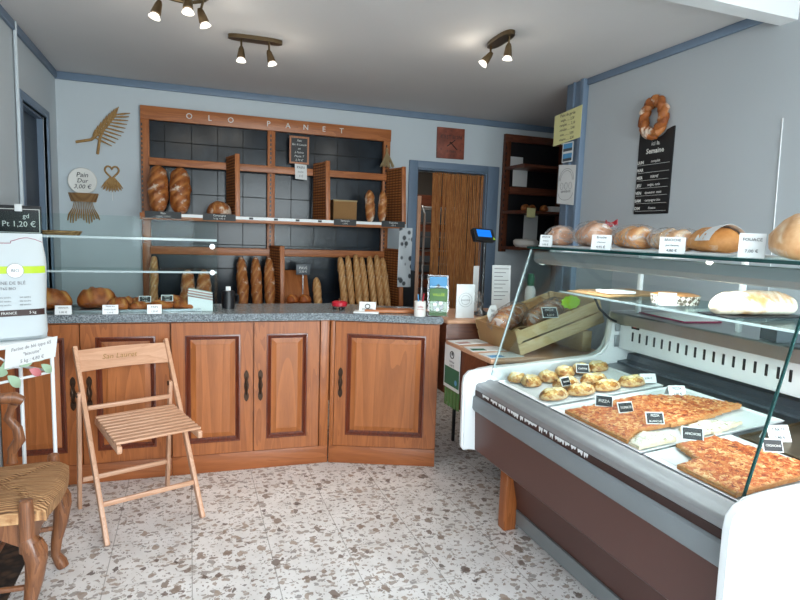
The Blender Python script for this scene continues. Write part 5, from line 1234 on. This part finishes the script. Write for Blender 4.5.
# local: x along the near long edge (to the right corner), y away from the camera side
m = MB(); m.box((-.012, -.012, .872), (LS + .012, WS + .012, .892), .006); m.build('top', M['white_m'], r)
for x in (0, LS):
    for y in (0, WS): m = MB(); m.tube([(x, y, 0), (x, y, .872)], .0085, 10); m.build('leg', M['white_m'], r)
m = MB()
for a, b in (((0, 0), (LS, 0)), ((LS, 0), (LS, WS)), ((LS, WS), (0, WS)), ((0, WS), (0, 0))): m.tube([(*a, .735), (*b, .735)], .006, 8)
m.build('lower_rail', M['white_m'], r)
m = MB(); m.tube([(.01 + (LS - .02) * k / 20, 0, .815 + .03 * math.sin(k / 20 * 2 * PI * 1.5)) for k in range(21)], .004, 6); m.build('scroll_rod', M['white_m'], r)
def leaf(x, z, L, a, mat):
    L *= 1.25; m = MB(False, T(x, -.006, z + .0) @ Matrix.Rotation(a, 4, 'Y'))
    m.grid(8, 6, lambda u, v_: (L * u, -.010 * math.sin(PI * u), (v_ - .5) * L * .55 * math.sin(PI * min(1, u * .96 + .02)) ** .8), (0, .003, 0)); m.build('painted_leaf', M[mat], r)
for x, z, L, a, c in ((.03, .80, .06, .4, 'leafg'), (.07, .79, .055, -.7, 'leafg'), (.10, .76, .06, .9, 'leafg'), (.15, .79, .055, -.5, 'leafg'), (.19, .77, .05, .6, 'leafp'), (.215, .80, .055, -.6, 'leafg'), (.245, .78, .05, .8, 'leafg'), (.25, .82, .05, -.4, 'leafp'), (.13, .83, .045, .1, 'leafp')): leaf(x, z, L, a, c)
sr = rz(ang)
F = Matrix.Translation(r.location) @ sr
sc_ = F @ V((LS * .47, WS * .5, .8935)) + V((.035, .0, 0))
r = thing('flour_sack', 'white flour sack with a lime band standing on the white metal stand', 'sack', sc_, .36)
W2, D2, HS = .145, .062, .455
def sack(u, v_):
    a = 2 * PI * u; z = HS * v_
    w_ = W2 * (1 - .06 * math.sin(v_ * 6.6 - .4) - .07 * max(0, v_ - .72) * math.sin(v_ * 22 + 1)) ; t = v_
    d = D2 * min(1, (t * 14) ** .5 + .55) * (1 - max(0, (t - .62) / .38) ** 1.5 * .93)
    ca, sa = math.cos(a), math.sin(a)
    x = w_ * math.copysign(abs(ca) ** .45, ca); y = d * math.copysign(abs(sa) ** .75, sa)
    y += .003 * noise.noise(V((x * 18, z * 14, sa)))
    if v_ < .04: x *= .97
    return (x + .008 * math.sin(z * 11), y, z)
m = MB(); n = 40; loops = [[m.v(sack(k / n, j / 26)) for k in range(n)] for j in range(27)]; m.rings(loops); m.build('bag', M['sack'], r)
def on(u, z, off=.0015):                                      # a point on the sack's front, u = -1..1 across
    j = z / HS; best = None
    for q in range(60):
        p = sack(.5 + .5 * (q / 59), j)
        if best is None or abs(p[0] - u * W2) < abs(best[0] - u * W2): best = p
    return (best[0], best[1] - off, z)
def band(name, z0, z1, mat, u0=-.97, u1=.97, off=.0015):
    m = MB(); m.grid(24, 3, lambda u, v_: on(u0 + (u1 - u0) * u, z0 + (z1 - z0) * v_, off), (0, -.0004, 0)); return m.build(name, M[mat], r)
band('lime_band', .288, .318, 'lime'); band('brown_band', .108, .135, 'brown_d')
pr = on(.12, .302, .004)
m = MB(); m.lathe([(0, 0), (.030, 0), (.030, .001), (0, .001)], (pr[0], pr[1], .300), 24, R3(PI/2, 'X')); m.build('round_badge', M['white_p'], r)
m = MB(); m.tube([(pr[0] + .030 * math.cos(k * PI / 12), pr[1] - .001, .300 + .030 * math.sin(k * PI / 12)) for k in range(24)], .0008, 4, True); m.build('badge_ring', M['ink_g'], r)
yf = min(on(0, z)[1] for z in (.10, .15, .2, .25)) - .003
text(r, 'BIO', .018, M['ink'], face((pr[0], pr[1] - .002, .300))); text(r, 'FARINE DE BLÉ', .019, M['ink_g'], face((.0, on(0, .245)[1] - .003, .248))); text(r, 'T65 BIO', .016, M['ink_g'], face((.0, on(0, .225)[1] - .003, .225)))
for x in (-.085, -.01, .06):
    for k in range(3): text(r, 'blé tendre', .0095, M['ink_g'], face((x, on(0, .17)[1] - .003, .188 - k * .016)), 'small_print')
for x, s in ((-.09, 'BLÉ'), (.0, 'FRANCE'), (.085, '5 kg')): text(r, s, .015, M['chalk'], face((x, on(x / W2, .12)[1] - .003, .1215)), 'band_print')
m = MB(); m.tube([on(-.95 + 1.9 * k / 20, .425 + .012 * math.sin(k * .5), .001) for k in range(21)], .0012, 4); m.build('stitching', M['magenta'], r)
# paper sign taped to the stand
p0 = F @ V((.078, -.022, .795))
r = thing('paper_sign', 'white handwritten flour sign taped to the front of the white stand', 'sign', p0, ang + .0)
m = MB(); m.prism([(0, .0), (.222, .010), (.236, .102), (.010, .092)], (0, .0015, 0), lambda u, v_: (u, 0, v_)); m.build('sheet', M['paper'], r)
for k, s in enumerate(('Farine de blé type 65', '"biscuite"', '5 kg : 4,80 €')): text(r, s, .0205, M['ink_g'], face((.117, -.0006, .077 - k * .028), (1, 0, .05)), shear=.15)

# door mat
m = MB(); m.box((0, -.6, 0), (.265, .57, .003), .001); solo(m, 'door_mat', M['mat'], 'dark brown door mat with a scaly pattern under the rush armchair', 'mat', (-.915 + .0, 2.30, .0005))
